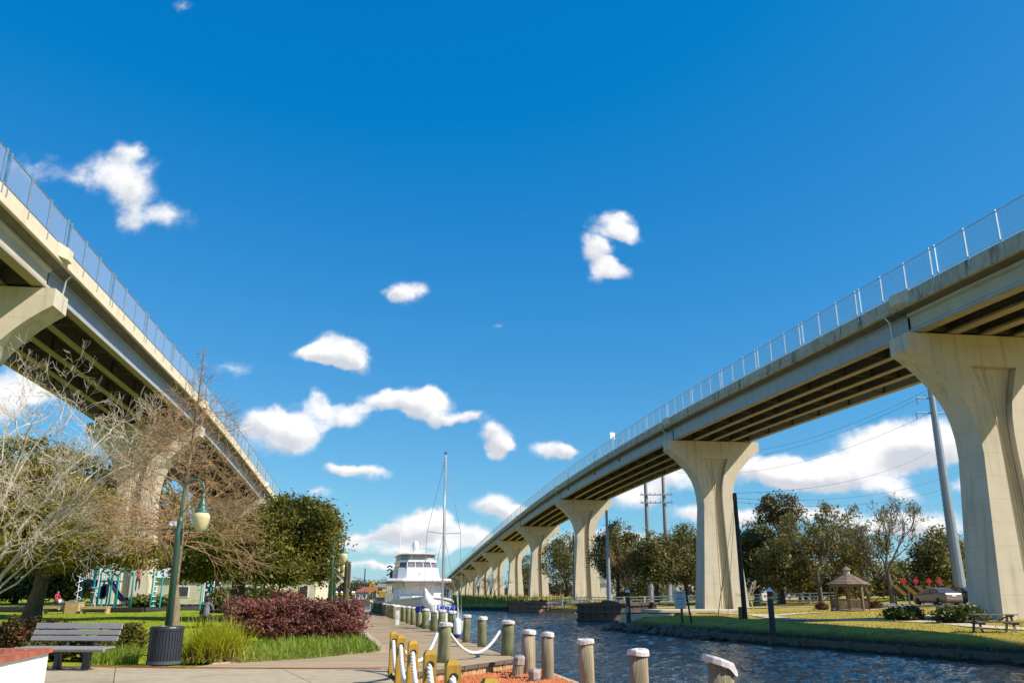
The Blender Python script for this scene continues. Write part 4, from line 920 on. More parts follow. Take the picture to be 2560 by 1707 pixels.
p = flat(25,1640); shrub('low_shrub', 'low reddish-brown shrub behind the left end of the bench', [(p.x-.4,p.y+1,.45,.7,.5,.45),(p.x+.5,p.y+1,.42,.6,.45,.42)], RUST, .06, 260, 30, .09, (p.x,p.y+1,0))
p = flat(170,1645); shrub('low_shrub', 'low mixed shrub seen under the seat of the bench', [(p.x-.5,p.y,.22,.7,.4,.26),(p.x+.5,p.y,.2,.6,.4,.24)], GRN, .06, 220, 28, .08, (p.x,p.y,0))
p = flat(310,1636); shrub('low_shrub', 'rounded mixed shrub between the bench and the litter bin', [(p.x,p.y+.2,.38,.42,.4,.36),(p.x-.3,p.y,.28,.35,.3,.28)], GRN, .055, 240, 30, .08, (p.x,p.y,0))
# farther planting on the left
def far_shrub(u, vb, vt, hw, Y, mat, lab, name='shrub', cat='shrub', n=160):
    k = Y/F*1.02; b_ = at(u,vb,Y); z0 = gz(b_.x,Y); t = at(u,vt,Y); h = max(t.z-z0,.4)
    L_ = [(b_.x+dx*hw*k,Y+.3*dy,z0+h*.5,hw*k*.6,.8,h*.5) for dx,dy in ((-.45,0),(.45,.5),(0,-.4))]
    return shrub(name,lab,L_,mat,.13,n,24,.2,(b_.x,Y,z0),cat,stems=6)
BUSHG = leafmat('bright_bush_leaves', (.05,.075,.012), (.17,.19,.028), .3)
far_shrub(650,1502,1466,55,52,BUSHG,'rounded bright green bush right of the big oak trunk'); far_shrub(565,1500,1470,40,56,BUSHG,'rounded bright green bush left of the big oak trunk')
far_shrub(716,1506,1478,36,50,PURP,'clipped purple shrub block below the sago palm'); far_shrub(370,1506,1490,45,70,BUSHG,'low green bush at the foot of the bridge pier behind the slide')
SAGO = leafmat('sago_fronds', (.03,.055,.012), (.10,.14,.025), .2)
q = at(722+75,1478,54); q = at(720,1474,53.5); z0 = gz(q.x,53.5); sg = empty('sago_palm',(q.x,53.5,z0),0,'sago palm with arching fronds above the purple shrub block','palm')
MB().lathe([(.16,0),(.2,.4),(.14,.75)],n=10).build('trunk',BARK,sg)
n = 260; V,Q,T = blades(n,np.tile(np.array([[q.x,53.5,z0+.7]]),(n,1)),0,1.0,.05,1.35,curl=.9); link('fronds',npmesh('fronds',V,Q,T),SAGO,sg,True)
q = at(660,1495,48.5); z0 = gz(q.x,48.5); mt = empty('multi_stem_tree',(q.x,48.5,z0),0,'small tree with several pale tan stems under the big oak','tree')
b = MB()
for dx, tx in ((-.35,-.6),(-.1,.0),(.15,.5),(.35,1.0)): limb(b,(q.x+dx,48.5,z0),(q.x+tx,48.6,z0+2.6),.075,.05,n=5)
b.build('stems', M('tan_stems',(.46,.34,.21),(.36,.26,.16),scale=3,rough=.85), mt, True, fix=False)

# ------------------------------------------------------------------ trees across the canal
def bare_tree(label, base, h, r, seed, spread=.5, leaves=None, depth=6, group=None, mat=None, name='bare_tree'):
    random.seed(seed); root = empty(name, base, 0, label, 'tree', group); b = MB(); B = Vector(base); tp = B+Vector((random.uniform(-.3,.3),0,h*.28))
    b.tube([B-Vector((0,0,.2)),B.lerp(tp,.5)+Vector((.05,0,0)),tp],[r*1.3,r,r*.85],8)
    sp = dict(wig=.13, grav=.055, rmin=.013, ang=(.22,.62), len=(.64,.84), kids=lambda d: random.choice((2,3)) if d > 1 else 3)
    for k in range(4):
        a = 2*PI*k/4+random.uniform(-.5,.5); d = Vector((math.cos(a)*spread,math.sin(a)*spread,1)); grow(b,tp-Vector((0,0,h*.06*k)),d,h*.215,r*.52,depth,sp)
    me_pts = np.array(b.v)
    b.build('trunk', mat or GREYB, root, True, fix=False)
    if leaves:
        n_, m_, sz, lm = leaves; top = me_pts[me_pts[:,2] > B.z+h*.22]; c = top[RNG.choice(len(top),n_)]
        C = (c[:,None,:]+RNG.normal(size=(n_,m_,3))*.30).reshape(-1,3); V,Q,T = leafquads(C,sz); link('crown',npmesh('crown',V,Q,T),lm,root,True)
    return root
def oak_px(u, vt, hw, vb, Y, lab, mat=OAKD, n=420, size=.26):
    k = Y/F*1.02; x = at(u,1490,Y).x; z0 = gz(x,Y); hh = (vb-vt)/2; vm = (vt+vb)/2
    lb = [(u-hw*.55,vm+hh*.15,hw*.5,hh*.62,0),(u+hw*.5,vm+hh*.05,hw*.52,hh*.62,.5),(u,vm-hh*.35,hw*.55,hh*.6,1),(u-hw*.25,vm+hh*.5,hw*.5,hh*.42,-1.5),(u+hw*.3,vm+hh*.45,hw*.5,hh*.42,-1),(u-hw*.3,vm-hh*.15,hw*.45,hh*.5,-2)]
    return leaf_tree('live_oak', lab, (x,Y,z0), at(u,vb-4,Y), .34, lobes_px(lb,Y), mat, BARK, size*.8, int(n*1.15), 34, .5, limbs=True)
RT = [(1318,1385,46,1470,300,'distant live oak seen between the far bridge piers'),
 (1415,1325,60,1462,190,'dark live oak standing between the third and fourth bridge piers'),
 (1545,1302,62,1455,128,'dark live oak left of the pair of steel poles'),
 (1642,1325,64,1462,122,'live oak in front of the pair of steel poles'),
 (1715,1306,62,1466,126,'live oak crown touching the left edge of the second bridge pier'),
 (1812,1340,50,1470,118,'low live oak behind the second bridge pier'),
 (1892,1300,66,1466,112,'dark live oak just right of the black wooden pole'),
 (1955,1345,66,1475,104,'dense dark live oak below the tall open-crowned tree'),
 (2352,1318,60,1470,100,'dark live oak behind the leaning steel pole'),
 (2420,1350,55,1475,108,'dark live oak touching the nearest bridge pier'),
 (2620,1330,80,1475,110,'dark live oak right of the nearest bridge pier')]
for a in RT: oak_px(*a)
for u, vt, hw, Y, lab in ((1480,1420,55,190,'low dark thicket between the third pier and the steel pole'),(1600,1430,60,138,'low dark thicket below the bare brown tree'),(1770,1440,60,136,'low dark thicket behind the second bridge pier'),(2040,1405,60,116,'olive thicket left of the gazebo roof'),(2140,1400,60,112,'olive thicket behind the gazebo'),(2250,1405,60,112,'olive thicket behind the striped barrier'),(2330,1430,50,104,'olive thicket behind the parked car')):
    k = Y/F*1.02; x = at(u,1490,Y).x; z0 = gz(x,Y); leaf_tree('thicket', lab, (x,Y,z0), (x,Y,z0+1.5), .12, lobes_px([(u-hw*.5,vt+38,hw*.6,36,0),(u+hw*.5,vt+42,hw*.6,34,.5),(u,vt+24,hw*.6,30,1),(u,vt+66,hw*.9,22,-.5)],Y), OAKD if u < 1900 else SPARSE if u > 2050 else OAKY, BARK, .24, 260, 22, .5, cat='thicket', limbs=False)
x = at(1575,1490,124).x; bare_tree('bare brown tree left of the pair of steel poles', (x,124,gz(x,124)), 9.5, .22, 3, .6, depth=5, mat=TWIG)
x = at(2052,1490,98).x; bare_tree('tall half-bare tree rising between the open-crowned tree and the gazebo', (x,98,gz(x,98)), 12.0, .26, 21, .45, (420,9,.2,SPARSE))
x = at(2120,1490,104).x; bare_tree('half-bare tree with thin olive leaves directly behind the gazebo', (x,104,gz(x,104)), 9.6, .22, 8, .6, (380,9,.2,SPARSE))
x = at(2232,1490,92).x; bare_tree('wide bare tree left of the red diamond markers', (x,92,gz(x,92)), 11.2, .30, 14, .62, (150,8,.18,SPARSE))
x = at(2000,1490,110).x; bare_tree('half-bare tree behind the white-capped marker post', (x,110,gz(x,110)), 10.5, .22, 33, .5, (420,9,.2,SPARSE))
x = at(2170,1490,100).x; bare_tree('slender half-bare tree right of the gazebo roof', (x,100,gz(x,100)), 8.2, .18, 41, .55, (300,9,.2,SPARSE))
x = at(1948,1490,108).x; z0 = gz(x,108)
leaf_tree('open_crowned_tree', 'tall tree with a rounded open crown above the dark oaks', (x,108,z0), at(1948,1330,108), .26, lobes_px([(1948,1258,42,28,0),(1915,1285,30,20,0),(1985,1280,28,22,0),(1950,1295,30,18,1),(1925,1262,22,18,-1)],108), leafmat('open_crown_leaves',(.075,.075,.02),(.20,.14,.04),.3), GREYB, .2, 240, 20, .38)
q = on(1882,1522); bare_tree('thin white-stemmed sapling beside the foot of the black pole', q, 3.4, .05, 4, .6, depth=3, mat=MYRT, name='sapling')
LEAFB = leafmat('clipped_bush_leaves', (.035,.055,.012), (.15,.165,.03), .25)
for u, vb, vt, hw, lab in ((2263,1550,1518,36,'rounded green bush on the lawn, left of the path fork'),(2405,1556,1515,52,'broad green bush in front of the nearest bridge pier')):
    q = on(u,vb); k = q.y/F*1.03; h = (vb-vt)*k*.80; shrub('round_bush',lab,[(q.x-hw*k*.45,q.y+.2,q.z+h*.5,hw*k*.55,.6,h*.5),(q.x+hw*k*.45,q.y,q.z+h*.52,hw*k*.55,.6,h*.5),(q.x,q.y-.2,q.z+h*.5,hw*k*.5,.6,h*.48)],LEAFB,.11,260,26,.14,q,'bush')
for u, vb, hw in ((2055,1524,14),(2190,1522,12)):
    q = on(u,vb); shrub('round_bush','small dark shrub at the %s foot of the gazebo' % ('left' if u < 2100 else 'right'),[(q.x,q.y,q.z+.28,.42,.4,.3)],RUST,.1,70,20,.12,q,'bush')
# reeds on the far bank under the bridge
c = scatter_poly([(-10,141),(1,132.5),(9,120),(13,122),(2,150),(-20,190),(-26,186)],1500); z = gh(c[:,0],c[:,1])
V,Q,T = blades(len(c),np.c_[c,z],.3,1.7,.10,.35,K=3); tag(link('reeds',npmesh('reeds',V,Q,T),OAKY),'dark reeds along the far bank below the bridge','reeds',kind='stuff')
b = MB(); random.seed(2); sp = dict(wig=.12, grav=.06, rmin=.03, ang=(.2,.5), len=(.6,.8), kids=lambda d: 3)
for i, (u, Y) in enumerate(((1085,230),(1100,215),(1118,205),(1150,195),(1185,182),(1215,170),(1240,160))):
    x = at(u,1495,Y).x; bare_tree(ORD[i].replace('first','leftmost')+' leafless brush clump from the left under the far bridge spans', (x,Y,gz(x,Y)), 6.0, .10, 60+i, .6, depth=4, group='leafless brush under the far spans', mat=TWIG, name='brush')
# far trees past the yacht
random.seed(9)
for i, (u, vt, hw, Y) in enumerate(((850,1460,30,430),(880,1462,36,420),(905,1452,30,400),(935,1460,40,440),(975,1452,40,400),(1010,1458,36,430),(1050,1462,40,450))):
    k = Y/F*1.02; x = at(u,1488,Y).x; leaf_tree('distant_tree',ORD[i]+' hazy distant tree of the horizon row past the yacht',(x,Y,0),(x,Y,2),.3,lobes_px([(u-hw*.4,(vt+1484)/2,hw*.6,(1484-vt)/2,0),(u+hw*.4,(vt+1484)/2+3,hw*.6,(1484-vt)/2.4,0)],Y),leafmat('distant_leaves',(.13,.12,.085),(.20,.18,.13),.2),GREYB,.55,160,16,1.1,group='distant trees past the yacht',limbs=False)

# ------------------------------------------------------------------ motor yacht
YW = M('yacht_gelcoat', (.82,.82,.81), (.78,.78,.77), scale=1, rough=.22)
YHULL = M('yacht_hull', (.78,.76,.70), (.74,.72,.66), scale=1, rough=.25)
GLASS = M('tinted_glass', (.05,.045,.06), (.08,.07,.09), scale=.8, rough=.06)
CLEAR = M('clear_vinyl', (.34,.36,.33), (.42,.43,.40), scale=2, rough=.15)
TEAK = M('brown_trim', (.36,.17,.07), rough=.5)
STAIN = M('stainless', (.62,.62,.62), rough=.25, metal=.9)
yb = at(1078,1500,60); yt = empty('motor_yacht', (-5.75,60.0,WATER_Z), .2185, 'white motor yacht with a radar dome moored bow-on behind the piling row', 'yacht')
def yacht():
    st = [(-.9,.05,2.35),(0,.62,2.30),(1.0,1.25,2.22),(2.2,1.85,2.12),(4,2.3,1.98),(7,2.5,1.82),(12,2.5,1.72),(17,2.35,1.66)]
    b = MB(); rings = []
    for y, hb, zs in st:
        k = max(0, 1-y/5); rings.append([(0,y+.9*k*1.0,-.6),(hb*.62,y+.5*k,.05),(hb*(.80-.1*k),y+.25*k,.65),(hb*.95,y+.05*k,zs-.35),(hb,y,zs),(hb*.9,y,zs+.02),(0,y,zs+.07),(-hb*.9,y,zs+.02),(-hb,y,zs),(-hb*.95,y+.05*k,zs-.35),(-hb*(.80-.1*k),y+.25*k,.65),(-hb*.62,y+.5*k,.05)])
    b.loft(rings).build('hull', YHULL, yt, smooth=False)
    b = MB()
    for s in (-1,1): b.tube([(s*(hb+.02),y,zs-.04) for y,hb,zs in st], .075, 6)
    b.build('rub_rail', YW, yt)
    # foredeck trunk and lower house
    sq = lambda hw,y0,y1,z,c=.35: [(-hw+c,y0,z),(hw-c,y0,z),(hw,y0+c*1.2,z),(hw,y1,z),(-hw,y1,z),(-hw,y0+c*1.2,z)]
    MB().loft([sq(1.55,3.6,13,1.95,.8),sq(1.5,3.9,13,2.35,.8)]).build('foredeck_trunk', YW, yt)
    MB().loft([sq(1.95,5.4,14.5,1.85,.75),sq(1.85,5.9,14.5,3.35,.75)]).build('lower_house', YW, yt)
    for s in (-1,1):
        for y0,y1 in ((7.2,8.6),(8.9,10.3),(10.6,12.0)): MB().loft([[(s*1.93,y0,2.55),(s*1.93,y1,2.55),(s*1.955,y1,2.55),(s*1.955,y0,2.55)],[(s*1.87,y0+.1,3.1),(s*1.87,y1,3.1),(s*1.92,y1,3.1),(s*1.92,y0+.1,3.1)]]).build('side_window', GLASS, yt)
    MB().loft([sq(2.42,4.6,15,3.36,1.1),sq(2.48,4.5,15,3.48,1.1),sq(2.38,4.7,15,3.62,1.1)]).build('brow', YW, yt)
    MB().loft([sq(2.44,4.58,14.9,3.345,1.1),sq(2.46,4.55,15,3.358,1.1)]).build('brow_edge', TEAK, yt)
    MB().loft([sq(1.62,5.7,12.5,3.6,.6),sq(1.50,6.3,12.5,4.45,.6)]).build('flybridge_coaming', YW, yt)
    # fan mark on the coaming
    for x0,x1,z0,z1,w in ((-.42,-.16,4.02,4.16,.05),(-.03,-.01,3.86,4.12,.07),(.30,.20,4.02,4.06,.06)):
        b = MB(); f = lambda z: 5.7+(z-3.6)/.85*.6-.012; b.add([(x0-w,f(z0),z0),(x0+w,f(z0),z0-.03),(x1,f(z1),z1),(x0-w,f(z0)+.01,z0),(x0+w,f(z0)+.01,z0-.03),(x1,f(z1)+.01,z1)],[(0,1,2),(3,5,4),(0,2,5,3),(1,4,5,2),(0,3,4,1)]); b.build('fan_mark', M('dark_green_mark', (.04,.06,.05), rough=.5), yt)
    MB().loft([sq(1.47,6.35,12.0,4.45,.6),sq(1.37,6.72,12.0,4.86,.6)]).build('windscreen', M('lilac_tinted_glass',(.15,.125,.165),(.22,.19,.23),scale=1.2,rough=.08), yt)
    for x in (-.9,-.3,.3,.9): MB().beam((x*1.03,6.30,4.45),(x*.98,6.68,4.88),.045,.04).build('mullion', YW, yt)
    MB().loft([sq(1.44,6.60,12.2,4.86,.6),sq(1.44,6.60,12.2,5.0,.6)]).build('upper_band', YW, yt)
    MB().loft([sq(1.34,6.8,12.0,5.0,.6),sq(1.30,6.9,12.0,5.42,.6)]).build('clear_enclosure', CLEAR, yt)
    for x,y in ((-1.3,7.5),(-.55,6.86),(.55,6.86),(1.3,7.5),(-1.32,9.5),(1.32,9.5)): MB().tube([(x*1.03,y-.05,4.45),(x,y,5.44)],.03,6).build('frame_post', YW, yt)
    MB().loft([sq(1.42,6.6,12.4,5.42,.6),sq(1.45,6.55,12.4,5.48,.6),sq(1.30,6.8,12.2,5.55,.6)]).build('hardtop', YW, yt)
    MB().loft([sq(1.425,6.58,12.4,5.412,.6),sq(1.43,6.57,12.4,5.418,.6)]).build('hardtop_edge', TEAK, yt)
    MB().loft([[(-.28,8.6,5.55),(.28,8.6,5.55),(.28,9.3,5.55),(-.28,9.3,5.55)],[(-.12,8.8,5.85),(.12,8.8,5.85),(.12,9.2,5.85),(-.12,9.2,5.85)]]).build('radar_mast', YW, yt)
    MB().lathe([(.17,5.85),(.26,5.95),(.28,6.25),(.22,6.48),(.10,6.58),(.001,6.6)],c=(-.05,8.95,0),n=18).build('radar_dome', YW, yt, smooth=True)
    MB().box((.2,8.9,5.78),(1.15,.18,.09)).box((.2,8.9,5.70),(.3,.25,.12)).build('radar_bar', YW, yt, bevel=.02)
    for x,y,z0,z1 in ((-1.42,7.6,5.0,7.9),(-1.36,8.0,5.0,7.2),(1.42,7.4,4.6,6.9),(1.34,8.2,5.4,6.7),(-.4,9.1,5.8,6.7),(.45,9.1,5.8,6.7)): MB().tube([(x,y,z0),(x,y,z1)],[.022,.012],5).build('antenna', YW, yt)
    # side rail gear and bow rail
    for s in (-1,1):
        P = [(s*(hb-.06),y,zs) for y,hb,zs in st[1:6]]; b = MB(); top = [(x,y+.12,z+.78) for x,y,z in P]; b.tube([(0,-.95,3.12)]+top,.022,6); b.tube([(x,y+.07,z+.4) for x,y,z in P],.012,5)
        b.build('bow_rail', STAIN, yt)
        for i in range(9):
            t = i/8*(len(P)-1); k = min(int(t),len(P)-2); f = t-k; p = Vector(P[k]).lerp(Vector(P[k+1]),f); MB().tube([p,p+Vector((0,.12,.78))],.016,5).build('stanchion', STAIN, yt)
    MB().beam((-1.25,5.62,3.35),(-1.0,5.75,2.6),.03,.03).build('wiper', DARKM, yt); MB().beam((.05,5.35,3.35),(.08,5.5,2.7),.03,.03).build('wiper', DARKM, yt)
    MB().tube([(.1,-.75,1.95),(.12,-.85,1.75),(.0,-.95,1.62)],.05,6).box((.1,-.3,2.42),(.35,.5,.2)).build('anchor_gear', M('anchor_grey',(.4,.4,.4),rough=.4,metal=.6), yt)
    MB().box((-1.95,8.5,3.95),(.1,1.6,.5)).build('canvas_bundle', M('dark_canvas',(.06,.06,.07),rough=.8), yt)
    for z in (3.9,4.25,4.5): MB().tube([(-2.3,8.2,z),(-2.1,8.0,z+.1),(-1.9,8.4,z)],.06,6).build('dinghy_gear', M('grey_gear',(.25,.26,.28),rough=.6), yt)
yacht()

# ------------------------------------------------------------------ sailboat
sbx, sby = -3.6, 45.0; sb = empty('sailboat', (sbx,sby,WATER_Z), .10, 'white sailboat with a tall bare mast moored in front of the yacht', 'sailboat')
def sailboat():
    st = [(-6.2,.05,1.45),(-5.2,.45,1.38),(-3.6,.85,1.30),(-1.5,1.12,1.22),(1,1.15,1.16),(3.5,.95,1.16)]
    b = MB(); b.loft([[(0,y+.6*(y<-4),-.4),(hb*.6,y+.25*(y<-4),.1),(hb*.93,y,z-.4),(hb,y,z),(0,y,z+.06),(-hb,y,z),(-hb*.93,y,z-.4),(-hb*.6,y+.25*(y<-4),.1)] for y,hb,z in st]).build('hull', YW, sb)
    b = MB(); b.loft([[(-.55,y,1.2),(.55,y,1.2),(.42,y,z),(-.42,y,z)] for y,z in ((-2.6,1.45),(-2.0,1.68),(1.0,1.72),(1.4,1.5))]).build('cabin', YW, sb)
    mt = at(1103,1137,45).z-WATER_Z
    ALU = M('grey_mast', (.55,.54,.50), (.42,.41,.38), scale=2, rough=.4, metal=.3)
    MB().tube([(0,0,1.6),(0,0,mt)],[.062,.05],10).build('mast', ALU, sb, smooth=True)
    MB().lathe([(.03,mt),(.05,mt+.06),(.02,mt+.2)],n=8).box((0,0,mt+.12),(.3,.03,.02)).build('masthead_gear', DARKM, sb)
    zs = at(1100,1331,45).z-WATER_Z
    MB().tube([(-.88,.05,zs+.08),(0,0,zs-.05),(.88,.05,zs)],.025,6).build('spreader', ALU, sb)
    for s in (-1,1):
        MB().tube([(s*1.02,.3,1.25),(s*.88,.05,zs+.04),(0,0,mt-.15)],.011,4).build('shroud', STAIN, sb); MB().tube([(s*.95,-.4,1.25),(0,0,zs)],.009,4).build('lower_shroud', STAIN, sb)
    MB().tube([(0,-6.1,1.5),(0,0,mt-.1)],.011,4).build('forestay', STAIN, sb); MB().tube([(0,3.4,1.3),(0,0,mt-.05)],.010,4).build('backstay', STAIN, sb); MB().tube([(.9,1.5,1.3),(.8,.4,2.6)],.03,5).build('whisker_pole', YW, sb)
    MB().tube([(0,.1,2.35),(0,3.2,2.45)],.06,8).build('boom', ALU, sb)
    # bundled white sail hung at the bow, blue lashed bundle across the rail
    b = MB(); random.seed(3); rings = []
    for i,(z,r) in enumerate(((1.72,.08),(1.82,.20),(1.98,.29),(2.15,.31),(2.32,.25),(2.45,.16),(2.62,.07),(2.75,.03))): rings.append([(-.55-.05*i+r*math.cos(t)*(1+.30*math.sin(3*t+i*1.3)+.12*math.sin(7*t+2*i)),-4.6+r*math.sin(t)*(1+.15*math.cos(2*t+i)),z) for t in np.linspace(0,2*PI,12,endpoint=False)])
    b.loft(rings).build('sail_bundle', M('sailcloth',(.80,.80,.78),(.70,.70,.70),scale=5,rough=.7), sb, smooth=True)
    b = MB(); b.tube([(x-.45,-4.4+.1*math.sin(x*5),1.86-.06*abs(x)+.03*math.sin(x*17)) for x in np.linspace(-.85,.95,26)],[.13+.025*math.sin(i*1.9) for i in range(26)],8).build('blue_bundle', M('blue_canvas',(.02,.04,.34),(.03,.07,.5),scale=9,rough=.7), sb, smooth=True)
    for x in (-.6,-.3,.25,.5,.75): MB().tube([(x-.45+.14*math.cos(t)*.3,-4.4+.16*math.cos(t),1.86-.06*abs(x)+.16*math.sin(t)) for t in np.linspace(0,2*PI,10)],.014,4).build('lashing', YW, sb)
    for s in (-1,1):
        P = [(s*.1,-6.0,2.05),(s*.45,-5.2,2.0),(s*.82,-3.6,1.92)]; MB().tube(P,.016,5).build('pulpit_rail', STAIN, sb)
        for p in P: MB().tube([p,(p[0],p[1],p[2]-.6)],.014,5).build('stanchion', STAIN, sb)
sailboat()
q = at(1143,1568,33); fr = empty('boat_fender', (q.x,q.y,q.z-.35), 0, 'white fender hanging between the deck-edge pilings', 'fender')
MB().lathe([(.02,.0),(.12,.05),(.14,.16),(.14,.55),(.10,.66),(.03,.70),(.001,.72)],n=14).build('body', WHITE, fr, smooth=True); MB().lathe([(.03,-.03),(.13,.04),(.145,.12),(.12,.125)],n=14).build('blue_end', M('fender_blue',(.04,.06,.25),rough=.5), fr); MB().tube([(0,0,.7),(.02,0,1.1)],.012,5).build('lanyard', ROPEM, fr)

# ------------------------------------------------------------------ people
SKIN = M('skin', (.42,.24,.16), rough=.6)
def person(name, label, loc, rz, joints, bones, cols, scale=1.0):
    """one continuous skinned body; joints {name:(x,y,z,r)}; cols: (test, material) picked by the nearest bone"""
    keys = list(joints); me = bpy.data.meshes.new('body'); me.from_pydata([joints[k][:3] for k in keys], [(keys.index(a),keys.index(c)) for a,c in bones], [])
    o = bpy.data.objects.new(name, me); COL.objects.link(o); md = o.modifiers.new('skin','SKIN'); md.use_smooth_shade = True
    sv = me.skin_vertices[0].data
    for i,k in enumerate(keys): sv[i].radius = (joints[k][3],joints[k][3]); sv[i].use_root = (k == 'pelvis')
    s2 = o.modifiers.new('sub','SUBSURF'); s2.levels = 1; s2.render_levels = 1
    dg = bpy.context.evaluated_depsgraph_get(); nm = bpy.data.meshes.new_from_object(o.evaluated_get(dg)); o.modifiers.clear(); o.data = nm
    mats = []; segs = [(Vector(joints[a][:3]),Vector(joints[c][:3]),a,c) for a,c in bones]
    nm.materials.clear()
    for m in cols['mats']: nm.materials.append(m)
    for p in nm.polygons:
        best = (9,None)
        for a,c,na,nc in segs:
            d = c-a; t = max(0,min(1,(p.center-a).dot(d)/max(d.length_squared,1e-6))); dd = (p.center-a-d*t).length
            if dd < best[0]: best = (dd,(na,nc,t))
        p.material_index = cols['pick'](*best[1]); p.use_smooth = True
    o.location = loc; o.rotation_euler = (0,0,rz); o.scale = (scale,)*3
    tag(o,label,'person'); return o
def pickf(na,nc,t):
    n = {na,nc}
    if 'head' in n or 'crown' in n or 'nose' in n: return 0
    if n & {'hl','hr'}: return 0 if t > .4 else 1
    if n & {'kl','kr','al','ar','hipl','hipr'}: return 3 if (n & {'tl','tr'}) else 2
    if n & {'tl','tr'}: return 3
    return 1
BON = [('pelvis','chest'),('chest','neck'),('neck','head'),('head','crown'),('head','nose'),('neck','sl'),('sl','el'),('el','hl'),('neck','sr'),('sr','er'),('er','hr'),('pelvis','hipl'),('hipl','kl'),('kl','al'),('al','tl'),('pelvis','hipr'),('hipr','kr'),('kr','ar'),('ar','tr')]
STAND = dict(pelvis=(0,0,.92,.13),chest=(0,0,1.22,.145),neck=(0,0,1.46,.06),head=(0,-.01,1.58,.085),crown=(0,0,1.70,.075),nose=(0,-.10,1.60,.018),sl=(-.18,0,1.42,.062),el=(-.26,.02,1.14,.045),hl=(-.24,-.10,.90,.035),sr=(.18,0,1.42,.062),er=(.26,.02,1.14,.045),hr=(.24,-.10,.90,.035),hipl=(-.10,0,.88,.09),kl=(-.11,-.03,.48,.062),al=(-.11,.02,.08,.045),tl=(-.11,-.13,.04,.04),hipr=(.10,0,.88,.09),kr=(.11,-.03,.48,.062),ar=(.11,.02,.08,.045),tr=(.11,-.13,.04,.04))
SIT = dict(STAND); SIT.update(pelvis=(0,0,.50,.14),chest=(0,-.03,.80,.145),neck=(0,-.06,1.04,.06),head=(0,-.09,1.16,.085),crown=(0,-.07,1.28,.075),nose=(0,-.19,1.17,.018),sl=(-.18,-.05,1.0,.062),el=(-.24,-.16,.76,.045),hl=(-.14,-.38,.74,.035),sr=(.18,-.05,1.0,.062),er=(.24,-.16,.76,.045),hr=(.14,-.38,.74,.035),hipl=(-.10,-.02,.48,.09),kl=(-.13,-.42,.50,.065),al=(-.13,-.40,.09,.045),tl=(-.13,-.54,.04,.04),hipr=(.10,-.02,.48,.09),kr=(.13,-.42,.50,.065),ar=(.13,-.40,.09,.045),tr=(.13,-.54,.04,.04))
CLIMB = dict(STAND); CLIMB.update(el=(-.26,-.10,1.60,.045),hl=(-.20,-.14,1.86,.035),er=(.26,-.10,1.60,.045),hr=(.20,-.14,1.86,.035),kr=(.13,-.16,.56,.062),ar=(.12,-.02,.22,.045),tr=(.12,-.16,.18,.04))
HAIR = M('dark_hair',(.03,.022,.016),rough=.7)
def cl(c): return M('cloth_%d_%d_%d' % tuple(int(x*100) for x in c), c, rough=.85)
def cols(top,leg,shoe=(.05,.05,.05)): return dict(mats=[SKIN,cl(top),cl(leg),cl(shoe)],pick=pickf)
def hair(o, j, parent):
    h = j['head']; c = j['crown']; b = MB(); b.lathe([(.085,-.06),(.10,.0),(.098,.06),(.07,.12),(.001,.145)],c=(h[0],h[1]+.025,h[2]+.01),n=10); b.build('hair',HAIR,parent,smooth=True)

# ------------------------------------------------------------------ playground
PY = 64.0; pgz = gz(at(280,1500,PY).x,PY)
TEAL = M('teal_paint',(.0,.42,.42),(.0,.36,.37),scale=3,rough=.4); NAVY = M('navy_plastic',(.018,.028,.13),(.025,.035,.17),scale=3,rough=.35); PURPLE = M('slide_plastic',(.04,.03,.12),rough=.3); PGW = M('white_playground_steel',(.78,.79,.78),rough=.4)
RUBBER = M('black_border',(.035,.035,.04),rough=.8); MULCH = M('mulch',(.16,.09,.05),(.10,.06,.035),scale=12,rough=.95,bump=.4)
X = lambda u, Y=PY: at(u,1500,Y).x
Z = lambda v, Y=PY: at(300,v,Y).z
mp = [(X(60)-1,58.5),(X(455),57.5),(X(520)+3,75),(X(60),76)]
b = MB(); prism(b,mp,pgz-.25,pgz+.03); tag(b.build('play_surface',MULCH),kind='structure')
bo = empty('border_timbers',((mp[0][0]+mp[1][0])/2,58.4,pgz),label='black rubber edging round the mulch of the playground',cat='edging')
for i in range(4):
    p, q = Vector((*mp[i],pgz+.10)), Vector((*mp[(i+1)%4],pgz+.10)); n = 6
    for k in range(n): MB().beam(p.lerp(q,(k+.02)/n),p.lerp(q,(k+.98)/n),.2,.24).build('edging_block',RUBBER,bo,True)
cf = empty('climbing_frame',(X(240),PY,pgz),label='teal and white climbing frame with a navy slide in the playground',cat='play equipment')
for u,vt,dy in ((201,1398,0),(232,1402,1.4),(243,1398,-.8),(268,1405,1.2),(276,1408,-.6),(212,1400,1.8)):
    MB().tube([(X(u),PY+dy,pgz-.1),(X(u),PY+dy,Z(vt))],.065,10).build('post',TEAL,cf,True)
zf = Z(1452); MB().box(((X(200)+X(278))/2,PY+.4,zf),(X(278)-X(200),2.2,.08)).build('platform',NAVY,cf,True)
for ua,ub,y in ((202,232,-.3),(233,243,-.8),(244,275,-.7)):
    for z in (zf+.15,Z(1416)): MB().beam((X(ua),PY+y,z),(X(ub),PY+y,z),.05,.06).build('barrier_rail',PGW,cf,True)
    for k in range(7): x = X(ua)+(X(ub)-X(ua))*(k+.5)/7; MB().tube([(x,PY+y,zf+.15),(x,PY+y,Z(1416))],.022,5).build('barrier_bar',PGW,cf,True)
hx = [(X(207)+.22*math.cos(t),PY-.9+.22*math.sin(t),pgz+.05+t*.105) for t in np.linspace(0,7*PI,90)]
MB().tube(hx,.03,5).tube([(X(207),PY-.9,pgz),(X(207),PY-.9,zf+1.1)],.035,6).build('spiral_climber',PGW,cf,True)
